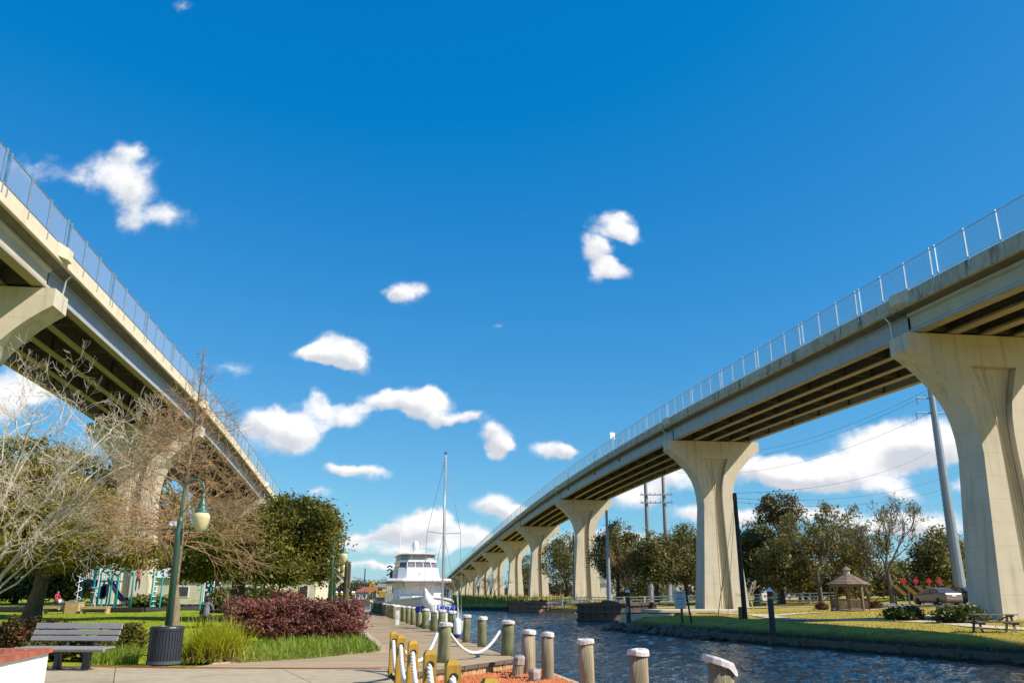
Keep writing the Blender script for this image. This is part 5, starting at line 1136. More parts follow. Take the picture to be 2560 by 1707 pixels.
MB().tube([(X(256),PY-1.1,pgz),(X(258),PY-1.0,zf+1.1)],.04,6).build('fire_pole',PGW,cf,True)
for v in (1468,1480,1490): MB().box((X(252),PY-1.0,Z(v)),(.55,.25,.05)).build('pod_step',PGW,cf,True)
for u,v,c in ((262,1480,NAVY),(268,1475,NAVY),(238,1455,NAVY)): MB().box((X(u),PY-.55,Z(v)),(.5,.06,.9)).build('play_panel',c,cf,True,bevel=.02)
sp_ = [(X(277),PY-.7,zf+.05),(X(285),PY-.9,zf-.1),(X(318),PY-1.5,Z(1490)),(X(330),PY-1.7,Z(1499)),(X(345),PY-1.9,Z(1501))]
rings = []
for p in sp_: rings.append([(p[0]+dx*.0,p[1]+dy,p[2]+dz) for dx,dy,dz in ((0,-.32,.22),(0,-.26,.22),(0,-.24,.03),(0,.24,.03),(0,.26,.22),(0,.32,.22),(0,.30,-.06),(0,-.30,-.06))])
MB().loft(rings).build('slide',PURPLE,cf,True)
def arch(o,ua,ub,vt,y,r=.065,nm='arch'):
    xa,xb = X(ua),X(ub); R_ = (xb-xa)/2; zt_ = Z(vt)-R_; MB().tube([(xa,PY+y,pgz-.1),(xa,PY+y,zt_)]+[((xa+xb)/2-R_*math.cos(t),PY+y,zt_+R_*math.sin(t)) for t in np.linspace(.2,PI-.2,10)]+[(xb,PY+y,zt_),(xb,PY+y,pgz-.1)],r,8).build(nm,TEAL,o,True,smooth=True)
ac = empty('arch_climber',(X(330),PY-2,pgz),label='row of teal arches with a white overhead ladder, right of the slide',cat='play equipment')
arch(ac,280,308,1421,-2.2); arch(ac,330,366,1426,-2.6); MB().tube([(X(296),PY-2.2,Z(1421)),(X(330),PY-2.4,Z(1426)),(X(350),PY-2.6,Z(1427))],.06,8).build('ridge_tube',TEAL,ac,True)
for u0,u1,v in ((290,330,1432),(345,405,1434)):
    n = 8
    for s in (-.35,.35): MB().tube([(X(u0),PY-2.2+s,Z(v)),((X(u0)+X(u1))/2,PY-2.2+s,Z(v-4)),(X(u1),PY-2.2+s,Z(v))],.035,6).build('ladder_rail',PGW,ac,True)
    for k in range(n): x = X(u0)+(X(u1)-X(u0))*(k+.5)/n; MB().tube([(x,PY-2.55,Z(v-2)),(x,PY-2.2,Z(v-2)-.25),(x,PY-1.85,Z(v-2))],.022,5).build('rung',PGW,ac,True)
lc_ = empty('ladder_climber',(X(415),PY-2,pgz),label='teal ladder frame with white rungs, half behind the green lamp post',cat='play equipment')
for u in (405,412,428): MB().tube([(X(u),PY-2,pgz),(X(u),PY-2,Z(1428))],.055,8).build('post',TEAL,lc_,True)
for k in range(7): z = pgz+.25+k*.33; MB().tube([(X(405),PY-2,z),(X(411),PY-2.2,z),(X(418),PY-2,z)],.025,5).build('rung',PGW,lc_,True)
dp = empty('play_panel_frame',(X(530,60),60,pgz),label='navy bubble panels in a teal and white half-round frame beyond the cypress trunk',cat='play equipment')
for u in (501,508,524,531): MB().tube([(X(u,60),60,pgz),(X(u,60),60,Z(1430,60))],.05,8).build('post',TEAL if u in (501,524) else PGW,dp,True)
b = MB(); x0,x1 = X(533,60),X(560,60); b.tube([(x0,60,Z(1448,60))]+[(x0+(x1-x0)*math.sin(t),60,pgz+(Z(1448,60)-pgz)*math.cos(t)) for t in np.linspace(.1,PI/2,9)],.05,6); b.build('round_frame',PGW,dp,True)
b = MB(); n = 10; pts = [(x0+(x1-x0)*.94*math.sin(t),pgz+(Z(1450,60)-pgz)*math.cos(t)) for t in np.linspace(0,PI/2,n)]; b.add([(x0,60.02,pgz)]+[(x,60.02,z) for x,z in pts]+[(x0,60.06,pgz)]+[(x,60.06,z) for x,z in pts],[tuple(range(n+1)),tuple(range(n+1,2*n+2))[::-1]]+[(i,i+1,i+n+2,i+n+1) for i in range(n)]); b.build('bubble_panel',NAVY,dp,True)
MB().box(((X(509,60)+X(523,60))/2,60.02,(pgz+Z(1442,60))/2+.2),(X(523,60)-X(509,60),.06,Z(1442,60)-pgz-.4)).build('bubble_panel',NAVY,dp,True)
for u,v in ((514,1452),(518,1462),(513,1474),(519,1484),(540,1468),(546,1480),(538,1486)): MB().tube([(X(u,60),59.965,Z(v,60)),(X(u,60),59.985,Z(v,60))],.10,12).build('bubble',PGW,dp,True)
# timber boxes in front
WOODL = M('pale_lumber',(.52,.37,.19),(.42,.29,.15),scale=2,rough=.8,stretch=(1,6,6),rnd=.1)
def lowbench(ua,ub,Y,lab):
    xa,xb = X(ua,Y),X(ub,Y); z = gz((xa+xb)/2,Y); r = empty('timber_bench',((xa+xb)/2,Y,z),0,lab,'bench')
    for k in range(3): MB().box((0,-.2+k*.2,.42),(xb-xa,.19,.06)).build('seat_plank',WOODL,r)
    MB().box((0,-.29,.36),(xb-xa,.04,.12)).build('apron',WOODL,r)
    for s in (-1,1): MB().box((s*((xb-xa)/2-.1),0,.2),(.12,.5,.40)).build('leg',WOODL,r)
lowbench(112,172,55,'low timber bench left of the wooden box by the playground'); lowbench(208,276,54.5,'low timber bench right of the wooden box by the playground')
x = (X(173,55)+X(206,55))/2; wb = empty('timber_box',(x,55,gz(x,55)),0,'square timber planter box between two low benches','box'); w = X(206,55)-X(173,55)
for k in range(4):
    MB().box((0,-.4,.09+k*.165),(w,.05,.16)).build('side_plank',WOODL,wb); MB().box((w/2-.026,0,.09+k*.165),(.05,.74,.16)).build('side_plank',WOODL,wb); MB().box((-w/2+.026,0,.09+k*.165),(.05,.74,.16)).build('side_plank',WOODL,wb)
MB().box((0,0,.68),(w+.06,.86,.05)).build('lid',WOODL,wb)
q = at(140,1498,58); o = person('person','seated child in red and dark clothes on the seesaw at the playground',(q.x,58,gz(q.x,58)+.12),R(75),SIT,BON,cols((.40,.03,.05),(.05,.06,.10),(.7,.7,.7)),.95); hair(o,SIT,o)
ss_ = empty('seesaw',(X(170,58),58,pgz),0,'white and grey seesaw beside the seated child','play equipment')
MB().beam((X(132,58),58,pgz+.42),(X(205,58),58.2,pgz+.75),.16,.08).build('plank',M('grey_gear',(.25,.26,.28)),ss_,True); MB().lathe([(.4,0),(.3,.35),(.12,.55)],c=(X(182,58),58,pgz),n=12).build('pivot',PGW,ss_,True); MB().box((X(150,58),58,pgz+.62),(.08,.35,.25)).build('handle',PGW,ss_,True)
q = at(333,1500,PY-2.6); o = person('person','child in a red shirt climbing at the teal arches',(q.x,PY-2.2,Z(1478)),R(20),CLIMB,BON,cols((.62,.02,.02),(.05,.05,.08)),.92); hair(o,CLIMB,o)
# picnic tables under the oak, one person
def picnic_table(loc, rz, lab, mat):
    r = empty('picnic_table',loc,rz,lab,'picnic table')
    for k in range(5): MB().box((0,-.30+k*.15,.74),(1.85,.14,.04)).build('table_plank',mat,r)
    for s in (-1,1):
        for k in range(2): MB().box((0,s*(.60+k*.15),.44),(1.85,.14,.04)).build('seat_plank',mat,r)
    for x_ in (-.68,.68):
        for s in (-1,1): MB().beam((x_,s*.16,.72),(x_,s*.52,0),.045,.10,up=(1,0,0)).build('leg',mat,r)
        MB().beam((x_+.05,-.78,.39),(x_+.05,.78,.39),.045,.12).build('seat_beam',mat,r); MB().beam((x_+.05,-.36,.69),(x_+.05,.36,.69),.045,.09).build('top_beam',mat,r)
    MB().beam((-.64,0,.70),(-.1,0,.40),.06,.04,up=(0,1,0)).beam((.64,0,.70),(.1,0,.40),.06,.04,up=(0,1,0)).build('brace',mat,r)
    return r
DKW = M('dark_picnic_wood',(.06,.05,.045),(.04,.034,.03),scale=3,rough=.85)
q = at(520,1545,38); zt0 = gz(q.x,38); picnic_table((q.x+.2,38.6,zt0),R(5),'dark picnic table in the shade of the big oak, a person seated at it',DKW)
o = person('person','person in a grey top seated at the picnic table, seen from behind',(at(511,1545,37.6).x,37.75,zt0-.04),R(180),SIT,BON,cols((.16,.17,.20),(.03,.035,.05)),1.02); hair(o,SIT,o)
# pale low building, railings and poles behind the playground
BW = M('cream_wall',(.66,.60,.47),(.58,.52,.41),scale=1,rough=.85); RF = M('grey_roof',(.22,.21,.20),rough=.8)
def house(name,lab,x,y,z,w,d,h,rh,wall,roof,wins=3,rz=0):
    r = empty(name,(x,y,z-.3),rz,lab,'building'); MB().box((0,0,h/2),(w,d,h)).build('wall',wall,r)
    b = MB(); e = .35; b.add([(-w/2-e,-d/2-e,h),(w/2+e,-d/2-e,h),(w/2+e,d/2+e,h),(-w/2-e,d/2+e,h),(-w/2+(d/2 if w > d else 0)*.5,0,h+rh),(w/2-(d/2 if w > d else 0)*.5,0,h+rh)],[(0,1,5,4),(1,2,5),(2,3,4,5),(3,0,4),(0,3,2,1)]); b.build('roof',roof,r)
    for k in range(wins):
        xx = -w/2+w*(k+.5)/wins; f = MB().box((xx,-d/2-.02,h*.55),(min(1.3,w/wins*.5),.08,h*.36)).build('window',WHITE,r); MB().box((xx,-d/2-.07,h*.55),(min(1.1,w/wins*.42),.03,h*.30)).build('pane',GLASS,f)
    return r
house('low_building','long cream building behind the playground, right of the cypress trunk',at(500,1470,100).x,104,.2,15,8,3.4,1.2,BW,M('white_metal_roof',(.62,.62,.60),rough=.5),4)
house('low_building','cream building with a grey roof behind the oak stems',at(680,1470,120).x,122,.1,13,8,3.8,1.4,BW,RF,4)

# ------------------------------------------------------------------ right bank: paths, road, furniture
def ribbon(name, pts, w, mat, lift=.03, kind='structure', n=14):
    P = [Vector(p) for p in pts]; C = []
    for i in range(len(P)-1):
        for k in range(n):
            t = k/n; p0,p1_,p2_,p3 = P[max(i-1,0)],P[i],P[i+1],P[min(i+2,len(P)-1)]
            C.append(.5*((2*p1_)+(p2_-p0)*t+(2*p0-5*p1_+4*p2_-p3)*t*t+(3*p1_-p0-3*p2_+p3)*t**3))
    C.append(P[-1]); V = []; Q = []
    for i,c in enumerate(C):
        d = (C[min(i+1,len(C)-1)]-C[max(i-1,0)]); d.z = 0; d.normalize(); s = Vector((d.y,-d.x,0))
        for k in (-1,-.33,.33,1): q = c+s*w/2*k; V.append((q.x,q.y,gz(q.x,q.y)+lift))
        if i:
            for k in range(3): a = 4*i-4+k; Q.append((a,a+1,a+5,a+4))
    return tag(link(name,npmesh(name,V,Q),mat),kind=kind)
PATHM = M('concrete_path',(.62,.52,.38),(.54,.45,.33),scale=3,rough=.9); ROADM = M('asphalt_road',(.20,.185,.17),(.16,.15,.14),scale=4,rough=.9)
ribbon('footpath',[on(1740,1527),on(1850,1534),on(1960,1546),on(2100,1549),on(2230,1551),on(2350,1556),on(2460,1566),on(2600,1574)],1.3,PATHM)
ribbon('footpath',[on(2235,1550),on(2340,1540),on(2385,1522),on(2345,1511),on(2250,1518),on(2150,1526),on(2010,1533),on(1900,1541)],1.3,PATHM,.045)
ribbon('footpath',[on(2345,1511),on(2400,1512),on(2450,1514)],1.8,PATHM,.05)
rd = [at(2150,1500,90),at(2300,1503,80),at(2430,1508,72),at(2560,1514,66),at(2750,1520,60)]
ribbon('road',rd,6.0,ROADM,.06)
ribbon('road',[at(1100+330,1500,118),at(1650,1500,104),at(1850,1500,94),at(2050,1500,90),at(2250,1500,88)],3.2,M('pale_lane',(.42,.37,.29),rough=.9),.05)
# white rail fence
wf = empty('rail_fence',(at(1400,1490,120).x,120,.3),label='white three-rail fence along the lane behind the bridge piers',cat='fence')
fp = [at(1370,1490,126),at(1560,1490,118),at(1720,1490,112),at(1900,1490,106),at(2090,1490,102)]
for i in range(len(fp)-1):
    a,c = fp[i],fp[i+1]; n = max(2,int((c-a).length/2.4))
    for k in range(n):
        p,q_ = a.lerp(c,k/n),a.lerp(c,(k+1)/n); z0,z1 = gz(p.x,p.y),gz(q_.x,q_.y); MB().box((p.x,p.y,z0+.6),(.12,.12,1.3)).build('post',WHITE,wf,True)
        for h in (.4,.8,1.15): MB().beam((p.x,p.y-.07,z0+h),(q_.x,q_.y-.07,z1+h),.04,.13).build('rail',WHITE,wf,True)
house('house','small pale house behind the single steel pole',at(1545,1480,170).x,172,.6,7,7,3.2,2.2,M('pale_siding',(.70,.68,.64),rough=.8),RF,2)
house('house','pale house with a curved grey roof left of the gazebo',at(2028,1480,120).x,124,.8,8,7,2.6,1.8,M('pale_siding',(.70,.68,.64)),M('weathered_roof',(.34,.33,.27),rough=.8),2)
house('house','white house behind the warning sign',at(1745,1470,150).x,152,.6,8,7,3.6,2,M('pale_siding',(.70,.68,.64)),RF,2)
house('house','long low pale building between the far bridge piers',at(1345,1480,290).x,300,.4,18,8,3.4,1.2,M('pale_siding',(.70,.68,.64)),RF,5)
# gazebo
GW = M('gazebo_wood',(.25,.165,.10),(.18,.12,.075),scale=2,rough=.85,stretch=(4,4,.8),rnd=.12); SHING = M('wood_shingles',(.24,.175,.135),(.16,.118,.092),scale=4,rough=.9,rnd=.22)
def gazebo():
    q = on(2127,1527); k = q.y/F*1.03; r = 43*k; g = empty('gazebo',q,R(22),'octagonal wooden gazebo with a shingled roof and cupola',cat='gazebo'); N8 = 8; he = (1527-1466)*k; ht = (1527-1443)*k
    pt = lambda i,rr,z: Vector((rr*math.cos(2*PI*i/N8),rr*math.sin(2*PI*i/N8),z))
    b = MB(); prism(b,[tuple(pt(i,r*1.02,0)[:2]) for i in range(N8)],-.2,.12); b.build('floor',GW,g)
    for i in range(N8):
        a,c = pt(i,r*.94,0),pt(i+1,r*.94,0); MB().box((a.x,a.y,he/2),(.13,.13,he),2*PI*i/N8).build('post',GW,g)
        MB().beam(a+Vector((0,0,he-.1)),c+Vector((0,0,he-.1)),.08,.22).build('top_beam',GW,g)
        for s,e in ((a,c),(c,a)): MB().beam(s+Vector((0,0,he-.75)),s.lerp(e,.28)+Vector((0,0,he-.2)),.05,.09).build('bracket',GW,g)
        if i != 6:
            for z in (.22,.85): MB().beam(a+Vector((0,0,z)),c+Vector((0,0,z)),.06,.08).build('rail',GW,g)
            for j in range(1,9): p = a.lerp(c,j/9); MB().box((p.x,p.y,.53),(.05,.05,.6),2*PI*(i+.5)/N8).build('baluster',GW,g)
        # roof courses
        nC = 7
        for j in range(nC):
            t0,t1 = j/nC,(j+1)/nC; r0_,r1_ = r*1.14*(1-t0)+.28*t0,r*1.14*(1-t1)+.28*t1; z0,z1 = he-.05+(ht-he)*t0,he-.05+(ht-he)*t1
            A,B_,C_,D_ = pt(i,r0_,z0),pt(i+1,r0_,z0),pt(i+1,r1_,z1),pt(i,r1_,z1); n = max(1,int((B_-A).length/.32))
            for m in range(n):
                v = [A.lerp(B_,m/n+.01/n),A.lerp(B_,(m+1)/n-.01/n),D_.lerp(C_,(m+1)/n),D_.lerp(C_,m/n)]; up = Vector((0,0,.035+.012*random.random())); dn = Vector((0,0,.004))
                MB().add([v[0]+up,v[1]+up,v[2]+dn,v[3]+dn,v[0],v[1],v[2]-dn,v[3]-dn],[(0,1,2,3),(7,6,5,4),(0,4,5,1),(1,5,6,2),(2,6,7,3),(3,7,4,0)]).build('shingle',SHING,g,fix=False)
    b = MB(); b.loft([[pt(i,rr,z) for i in range(8)] for rr,z in ((.24,ht-.1),(.24,ht+.28))]).build('cupola',M('cupola_grey',(.42,.38,.33),rough=.8),g); b = MB(); b.loft([[pt(i,rr,z) for i in range(8)] for rr,z in ((.38,ht+.26),(.05,ht+.5))]).build('cupola_roof',SHING,g); MB().tube([(0,0,ht+.45),(0,0,ht+.72)],.025,6).build('finial',GW,g)
gazebo()
# sedans
def sedan(loc, rz, paint, lab):
    r = empty('parked_car',loc,rz,lab,'car','cars on the road beyond the nearest pier')
    # x forward, y left
    def sec(x,hw,zb,zs): return [(x,-hw*.92,zb),(x,hw*.92,zb),(x,hw,zb+.18),(x,hw,zs-.12),(x,hw*.93,zs),(x,-hw*.93,zs),(x,-hw,zs-.12),(x,-hw,zb+.18)]
    MB().loft([sec(-2.38,.70,.38,.88),sec(-2.30,.82,.26,1.0),(sec(-1.7,.90,.22,1.06)),sec(-.8,.92,.2,1.0),sec(.6,.92,.2,.96),sec(1.4,.90,.2,.92),sec(2.1,.84,.24,.80),sec(2.36,.66,.34,.66)]).build('body',paint,r,bevel=.0)
    cab = [(-1.75,.78,1.03),(-1.05,.70,1.38),(-.3,.67,1.46),(.35,.68,1.42),(1.15,.78,.97)]
    MB().loft([[(x,-hw,.95),(x,hw,.95),(x,hw*.93 if z > 1.1 else hw,z),(x,-hw*.93 if z > 1.1 else -hw,z)] for x,hw,z in cab]).build('cabin',paint,r)
    b = MB(); b.add([(-1.70,-.66,1.06),(-1.70,.66,1.06),(-1.08,.60,1.372),(-1.08,-.60,1.372)],[(0,1,2,3)]); b.v = [(x-.012,y,z+.012) for x,y,z in b.v]; b.build('rear_window',GLASS,r)
    b = MB(); b.add([(1.10,-.68,1.0),(1.10,.68,1.0),(.42,.60,1.40),(.42,-.60,1.40)],[(0,1,2,3)]); b.v = [(x+.012,y,z+.012) for x,y,z in b.v]; b.build('windscreen',GLASS,r)
    for s in (-1,1):
        for x0,x1,x2,x3 in ((-1.35,-.32,-.32,-.98),(-.24,.85,.36,-.24)):
            b = MB(); f = lambda x,z: s*(.735-(z-1.0)*.14+.03); b.add([(x0,f(x0,1.03),1.03),(x1,f(x1,1.03),1.03),(x2,f(x2,1.36),1.36),(x3,f(x3,1.36),1.36)],[(0,1,2,3)]); b.build('side_window',GLASS,r)
        MB().box((-2.29,s*.62,.86),(.10,.34,.17)).build('tail_light',M('tail_light_red',(.35,.01,.02),rough=.2),r,bevel=.02); MB().box((2.2,s*.58,.66),(.14,.3,.13)).build('headlight',M('headlight',(.7,.7,.7),rough=.1),r,bevel=.02); MB().box((.85,s*.98,1.0),(.12,.16,.11)).build('mirror',paint,r,bevel=.02)
        for x in (-1.42,1.38):
            w = empty('wheel',(0,0,0),parent=None); w.parent = r; w.location = (x,s*.80,.32); w.rotation_euler = (PI/2,0,0)
            MB().lathe([(.20,-.11),(.30,-.11),(.325,-.06),(.325,.06),(.30,.11),(.20,.11)],n=20).build('tyre',M('tyre',(.02,.02,.02),rough=.8),w); MB().lathe([(.001,-.09),(.21,-.09),(.21,.09),(.001,.09)],n=14).build('rim',M('alloy',(.5,.5,.5),rough=.3,metal=.8),w)
    MB().box((-2.36,0,.50),(.16,1.55,.24)).build('rear_bumper',paint,r,bevel=.04); MB().box((-2.385,0,.80),(.03,.42,.14)).build('licence_plate',WHITE,r); MB().box((-2.05,0,1.07),(.25,1.3,.03)).build('spoiler',paint,r); MB().box((0,0,.24),(4.2,1.5,.16)).build('underbody',DARKM,r)
    return r
CPAINT = M('bronze_paint',(.26,.19,.145),(.24,.175,.135),scale=1,rough=.25,metal=.25); DPAINT = M('black_paint',(.02,.02,.025),rough=.2)
q = at(2362,1500,75); zr = gz(q.x,75)+.06; sedan((q.x-.1,76.2,zr),R(99),CPAINT,'bronze sedan parked in front of the striped barrier')
q = at(2440,1500,77); sedan((q.x-.2,79,gz(q.x,79)+.06),R(99),DPAINT,'dark car mostly hidden behind the nearest bridge pier')
# striped barrier and red diamonds
q0,q1 = at(2232,1486,84),at(2350,1486,82); zb0 = gz(q0.x,84); br = empty('road_barrier',((q0.x+q1.x)/2,83,zb0),label='black and orange striped road-end barrier behind the bronze sedan',cat='barrier')
k84 = 84/F*1.03; zt_ = at(2290,1463,84).z; zb_ = at(2290,1487,84).z; BLK = M('weathered_black_board',(.05,.048,.045),(.09,.085,.08),scale=3,rough=.8); ORG = M('orange_stripe',(.92,.38,.015),rough=.6)
MB().beam((q0.x,84,(zt_+zb_)/2),(q1.x+1.5,82,(zt_+zb_)/2),.08,zt_-zb_).build('board',BLK,br,True)
dB = (Vector((q1.x,82,0))-Vector((q0.x,84,0))); LB_ = dB.length; dB.normalize(); nB = Vector((dB.y,-dB.x,0))
hB = zt_-zb_
for k in range(7):
    s0 = .05+k*.95; sl_ = .85 if k < 4 else -.85; s0 = s0 if k < 4 else s0+.9
    P_ = [(s0,zt_-.02),(s0+.48,zt_-.02),(s0+.48+sl_,zb_+.02),(s0+sl_,zb_+.02)]; b = MB(); o3 = Vector((q0.x,84,0))+nB*.046
    b.add([tuple(o3+dB*s+Vector((0,0,z))) for s,z in P_]+[tuple(o3+nB*.012+dB*s+Vector((0,0,z))) for s,z in P_],[(0,3,2,1),(4,5,6,7),(0,1,5,4),(1,2,6,5),(2,3,7,6),(3,0,4,7)]); b.build('stripe',ORG,br,True)
for k in range(5): p = Vector((q0.x,84,0))+dB*(k*1.2+.2)-nB*.08; MB().box((p.x,p.y,(zt_+zb0)/2-.1),(.12,.12,zt_-zb0+.4)).build('post',TIMB_D,br,True)
for u,lab in ((2259,'leftmost red diamond marker above the striped barrier'),(2289,'second red diamond marker from the left above the barrier'),(2322,'third red diamond marker from the left above the barrier'),(2349,'rightmost red diamond marker above the sedan roof')):
    q = at(u,1452,85); m = empty('diamond_marker',(q.x,85,gz(q.x,85)),0,lab,'sign'); zc = q.z-WO[m.name].z
    MB().box((0,0,zc),(.46,.03,.46),0,0,PI/4).build('panel',M('red_reflector',(.55,.012,.012),rough=.4),m); MB().tube([(0,.04,0),(0,.04,zc)],.03,6).build('post',GALV,m)
    for i in range(3):
        for j in range(3): a,c = (i-1)*.13,(j-1)*.13; MB().tube([((a-c)*.7,-.02,zc+(a+c)*.7),((a-c)*.7,-.03,zc+(a+c)*.7)],.035,8).build('reflector',M('red_glass',(.7,.02,.02),rough=.15),m)
q = at(2290,1496,80); hy = empty('fire_hydrant',(q.x,80,gz(q.x,80)),0,'yellow fire hydrant with a blue cap before the striped barrier','hydrant')
MB().lathe([(.18,0),(.18,.06),(.12,.08),(.12,.5),(.15,.52),(.15,.56)],n=12).tube([(-.22,0,.38),(.22,0,.38)],.06,8).build('body',M('hydrant_yellow',(.6,.4,.02),rough=.4),hy); MB().lathe([(.14,.56),(.12,.68),(.05,.76),(.001,.78)],n=12).build('bonnet',M('hydrant_blue',(.03,.15,.45),rough=.4),hy)
q = on(2487,1580); picnic_table(q,R(-8),'weathered wooden picnic table on the right lawn below the nearest pier',M('weathered_picnic_wood',(.25,.20,.17),(.17,.135,.115),scale=2,rough=.85,rnd=.15))
q = on(2397,1590); st_ = empty('ground_stake',q,0,'thin leaning stake on the lawn left of the picnic table','stake'); MB().beam((0,0,-.1),(-.03,0,.10),.012,.012).build('rod',GALV,st_)
# marker posts, warning sign
MP = M('dark_marker_post',(.06,.06,.055),(.045,.042,.04),scale=3,rough=.85); YB = M('yellow_band',(.6,.38,.02),rough=.5)
for u,vb,vt,lab in ((1573,1570,1471,'dark marker post with white cone top and yellow band at the rocky corner'),(1935,1603,1466,'dark marker post with white cone top standing at the bank before the gazebo')):
    q = flat(u,vb+5,WATER_Z); h = at(u,vt,q.y).z-WATER_Z; r = empty('marker_post',(q.x,q.y,WATER_Z-.3),0,lab,'post'); h += .3
    MB().lathe([(.165,0),(.15,h-.22)],n=14).build('shaft',MP,r); MB().lathe([(.158,h-.62),(.158,h-.50)],n=14).build('band',YB,r); MB().lathe([(.17,h-.24),(.165,h-.20),(.001,h)],n=14).build('cone_cap',WHITE,r)
    if u < 1600: MB().box((-.12,-.19,h-1.45),(.3,.03,.42),.4,0,PI/4).build('side_placard',M('placard',(.45,.38,.36),rough=.6),r)
q = on(1706,1556); h = at(1700,1480,q.y).z-q.z; sg_ = empty('warning_sign',q,R(6),'white lettered sign with dark text lines on a dark post by the bank',cat='sign'); k = q.y/F*1.03
MB().box((0,0,h*.45),(.13,.12,h*.9+.3)).build('post',MP,sg_); MB().box((-.10,-.09,h*.76),(26*k,.04,38*k)).build('panel',M('sign_white',(.62,.64,.68),(.56,.58,.62),scale=4,rough=.5),sg_)
RED = M('sign_red',(.40,.10,.12),rough=.6); INK = M('sign_ink',(.14,.15,.20),rough=.6)
for i,(z,ht_,ws,mt_) in enumerate(((.965,.075,(.07,.09,.05,.1,.06,.08),RED),(.885,.055,(.05,.07,.05,.06),RED),(.80,.075,(.09,.03,.12,.05,.11),INK),(.715,.045,(.05,.04,.06,.03,.06,.05,.07),INK),(.64,.045,(.04,.06,.05,.05,.04,.07,.06),INK),(.575,.03,(.05,.06,.04,.06),INK))):
    tot = sum(ws)+.025*(len(ws)-1); x = -.10-tot/2
    for w_ in ws: MB().box((x+w_/2,-.112,h*.76+(z-.77)*38*k/.5),(w_,.004,ht_)).build('text_mark',mt_,sg_); x += w_+.025
q = on(1730,1556); b = empty('leaning_post',q,0,'dark leaning post right of the white lettered sign','post'); MB().beam((0,0,-.3),(-.28,0,at(1722,1476,q.y).z-q.z),.10,.09).build('shaft',M('leaning_post_wood',(.035,.03,.026),rough=.9),b)
q = on(1922,1526); s2 = empty('small_sign',q,0,'small white sign tilted on a thin post left of the marker post','sign'); h = at(1915,1492,q.y).z-q.z; MB().beam((0,0,-.2),(-.22,0,h),.05,.05).build('post',GALV,s2); MB().box((-.24,-.05,h+.05),(.55,.03,.68),0,0,R(-8)).build('panel',WHITE,s2); MB().box((-.24,-.07,h+.1),(.22,.004,.2),0,0,R(-8)).build('red_symbol',RED,s2)
# rocks along the bank
ROCK = M('bank_rock',(.15,.115,.085),(.085,.066,.05),scale=2,rough=.95,bump=.5,rnd=.25)
def rockmesh(seed):
    bm = bmesh.new(); bmesh.ops.create_icosphere(bm,subdivisions=2,radius=1); rg = random.Random(seed); ph = [rg.uniform(0,6) for _ in range(6)]
    for v in bm.verts:
        n = v.co.normalized(); k = 1+.22*math.sin(3*n.x+ph[0])*math.sin(2.5*n.y+ph[1])+.16*math.sin(5*n.z+ph[2]+2*n.x)+.09*math.sin(8*n.y+ph[3]); v.co = n*k
    me = bpy.data.meshes.new('rock'); bm.to_mesh(me); bm.free(); me.materials.append(ROCK); return me
RM = [rockmesh(i) for i in range(5)]; random.seed(4)
def rocks(lst, lab, group):
    for (x,y,z,s) in lst:
        o = bpy.data.objects.new('rock',random.choice(RM)); COL.objects.link(o); o.location = (x,y,z); o.scale = (s*random.uniform(.8,1.4),s*random.uniform(.7,1.1),s*random.uniform(.45,.75)); o.rotation_euler = (random.uniform(-.3,.3),random.uniform(-.3,.3),random.uniform(0,6)); tag(o,lab,'rock',group)
rb_pts = RIGHT_BANK[1:6]; L_ = []
for i in range(len(rb_pts)-1):
    p,q = Vector(rb_pts[i]),Vector(rb_pts[i+1]); n = int((q-p).length/(.30 if p.y > 40 else .8))
    for k in range(n):
        t = (k+random.random())/n; c = p.lerp(q,t); far = c.y > 50; o = random.uniform(-.3,1.1 if far else .5); dn = Vector((q.y-p.y,-(q.x-p.x))).normalized(); c = c+dn*o*.9
        if 22 < c.y: L_.append((c.x,c.y,WATER_Z+.12+max(0,o)*.30,random.uniform(.16,.42) if far else random.uniform(.10,.22)))
rocks(L_,'brown riprap rock along the shaded edge of the right bank','riprap along the right bank')
bw = empty('bank_bulkhead',(18.6,32,WATER_Z),label='low dark timber bulkhead along the shaded edge of the right lawn',cat='bulkhead')
for i in range(3):
    p,q = Vector(RIGHT_BANK[1+i]),Vector(RIGHT_BANK[2+i]); n = int((q-p).length/2.4)
    for k in range(n):
        a,c = p.lerp(q,k/n),p.lerp(q,(k+1)/n)
        if c.y > 20 and c.y < 57: MB().beam((a.x+.15,a.y,-.92),(c.x+.15,c.y,-.92),.12,.62).build('bulkhead_board',TIMB_D,bw,True); MB().box((a.x+.02,a.y,-.95),(.18,.18,.8)).build('bulkhead_post',TIMB_D,bw,True)
def tufts(n,x0,x1,y0,y1,h,w,mat,lab,test):
    c = np.stack([RNG.uniform(x0,x1,n*3),y0+(y1-y0)*RNG.uniform(0,1,n*3)**1.4],1); d = canal_sd(c[:,0],c[:,1]); c = c[test(c,d)][:n]; V,Q,T = blades(len(c),np.c_[c,gh(c[:,0],c[:,1])],.2,h,w,.7,K=3); tag(link('grass_tufts',npmesh('grass_tufts',V,Q,T),mat),lab,'grass',kind='stuff')
DRYG = leafmat('dry_lawn_blades',(.22,.19,.03),(.46,.35,.07),.4)
tufts(9000,8,34,24,72,.13,.03,DRYG,'short dry grass of the right lawn',lambda c,d: (d > 1.2)&(c[:,0] > 7))
tufts(3500,6,28,20,64,.20,.03,leafmat('bank_blades',(.15,.115,.025),(.36,.27,.06),.4),'longer rough grass along the edge of the right bank',lambda c,d: (d > .1)&(d < 2.0)&(c[:,0] > 5))
tufts(14000,-34,-6,22,56,.10,.022,leafmat('lush_lawn_blades',(.12,.18,.014),(.28,.33,.03),.4),'short green grass of the left lawn',lambda c,d: (d > 6))
q = flat(1613,1556,-.5); rocks([(q.x,q.y,-.55,.95)],'largest brown boulder at the rocky corner beside the marker post','corner boulder')
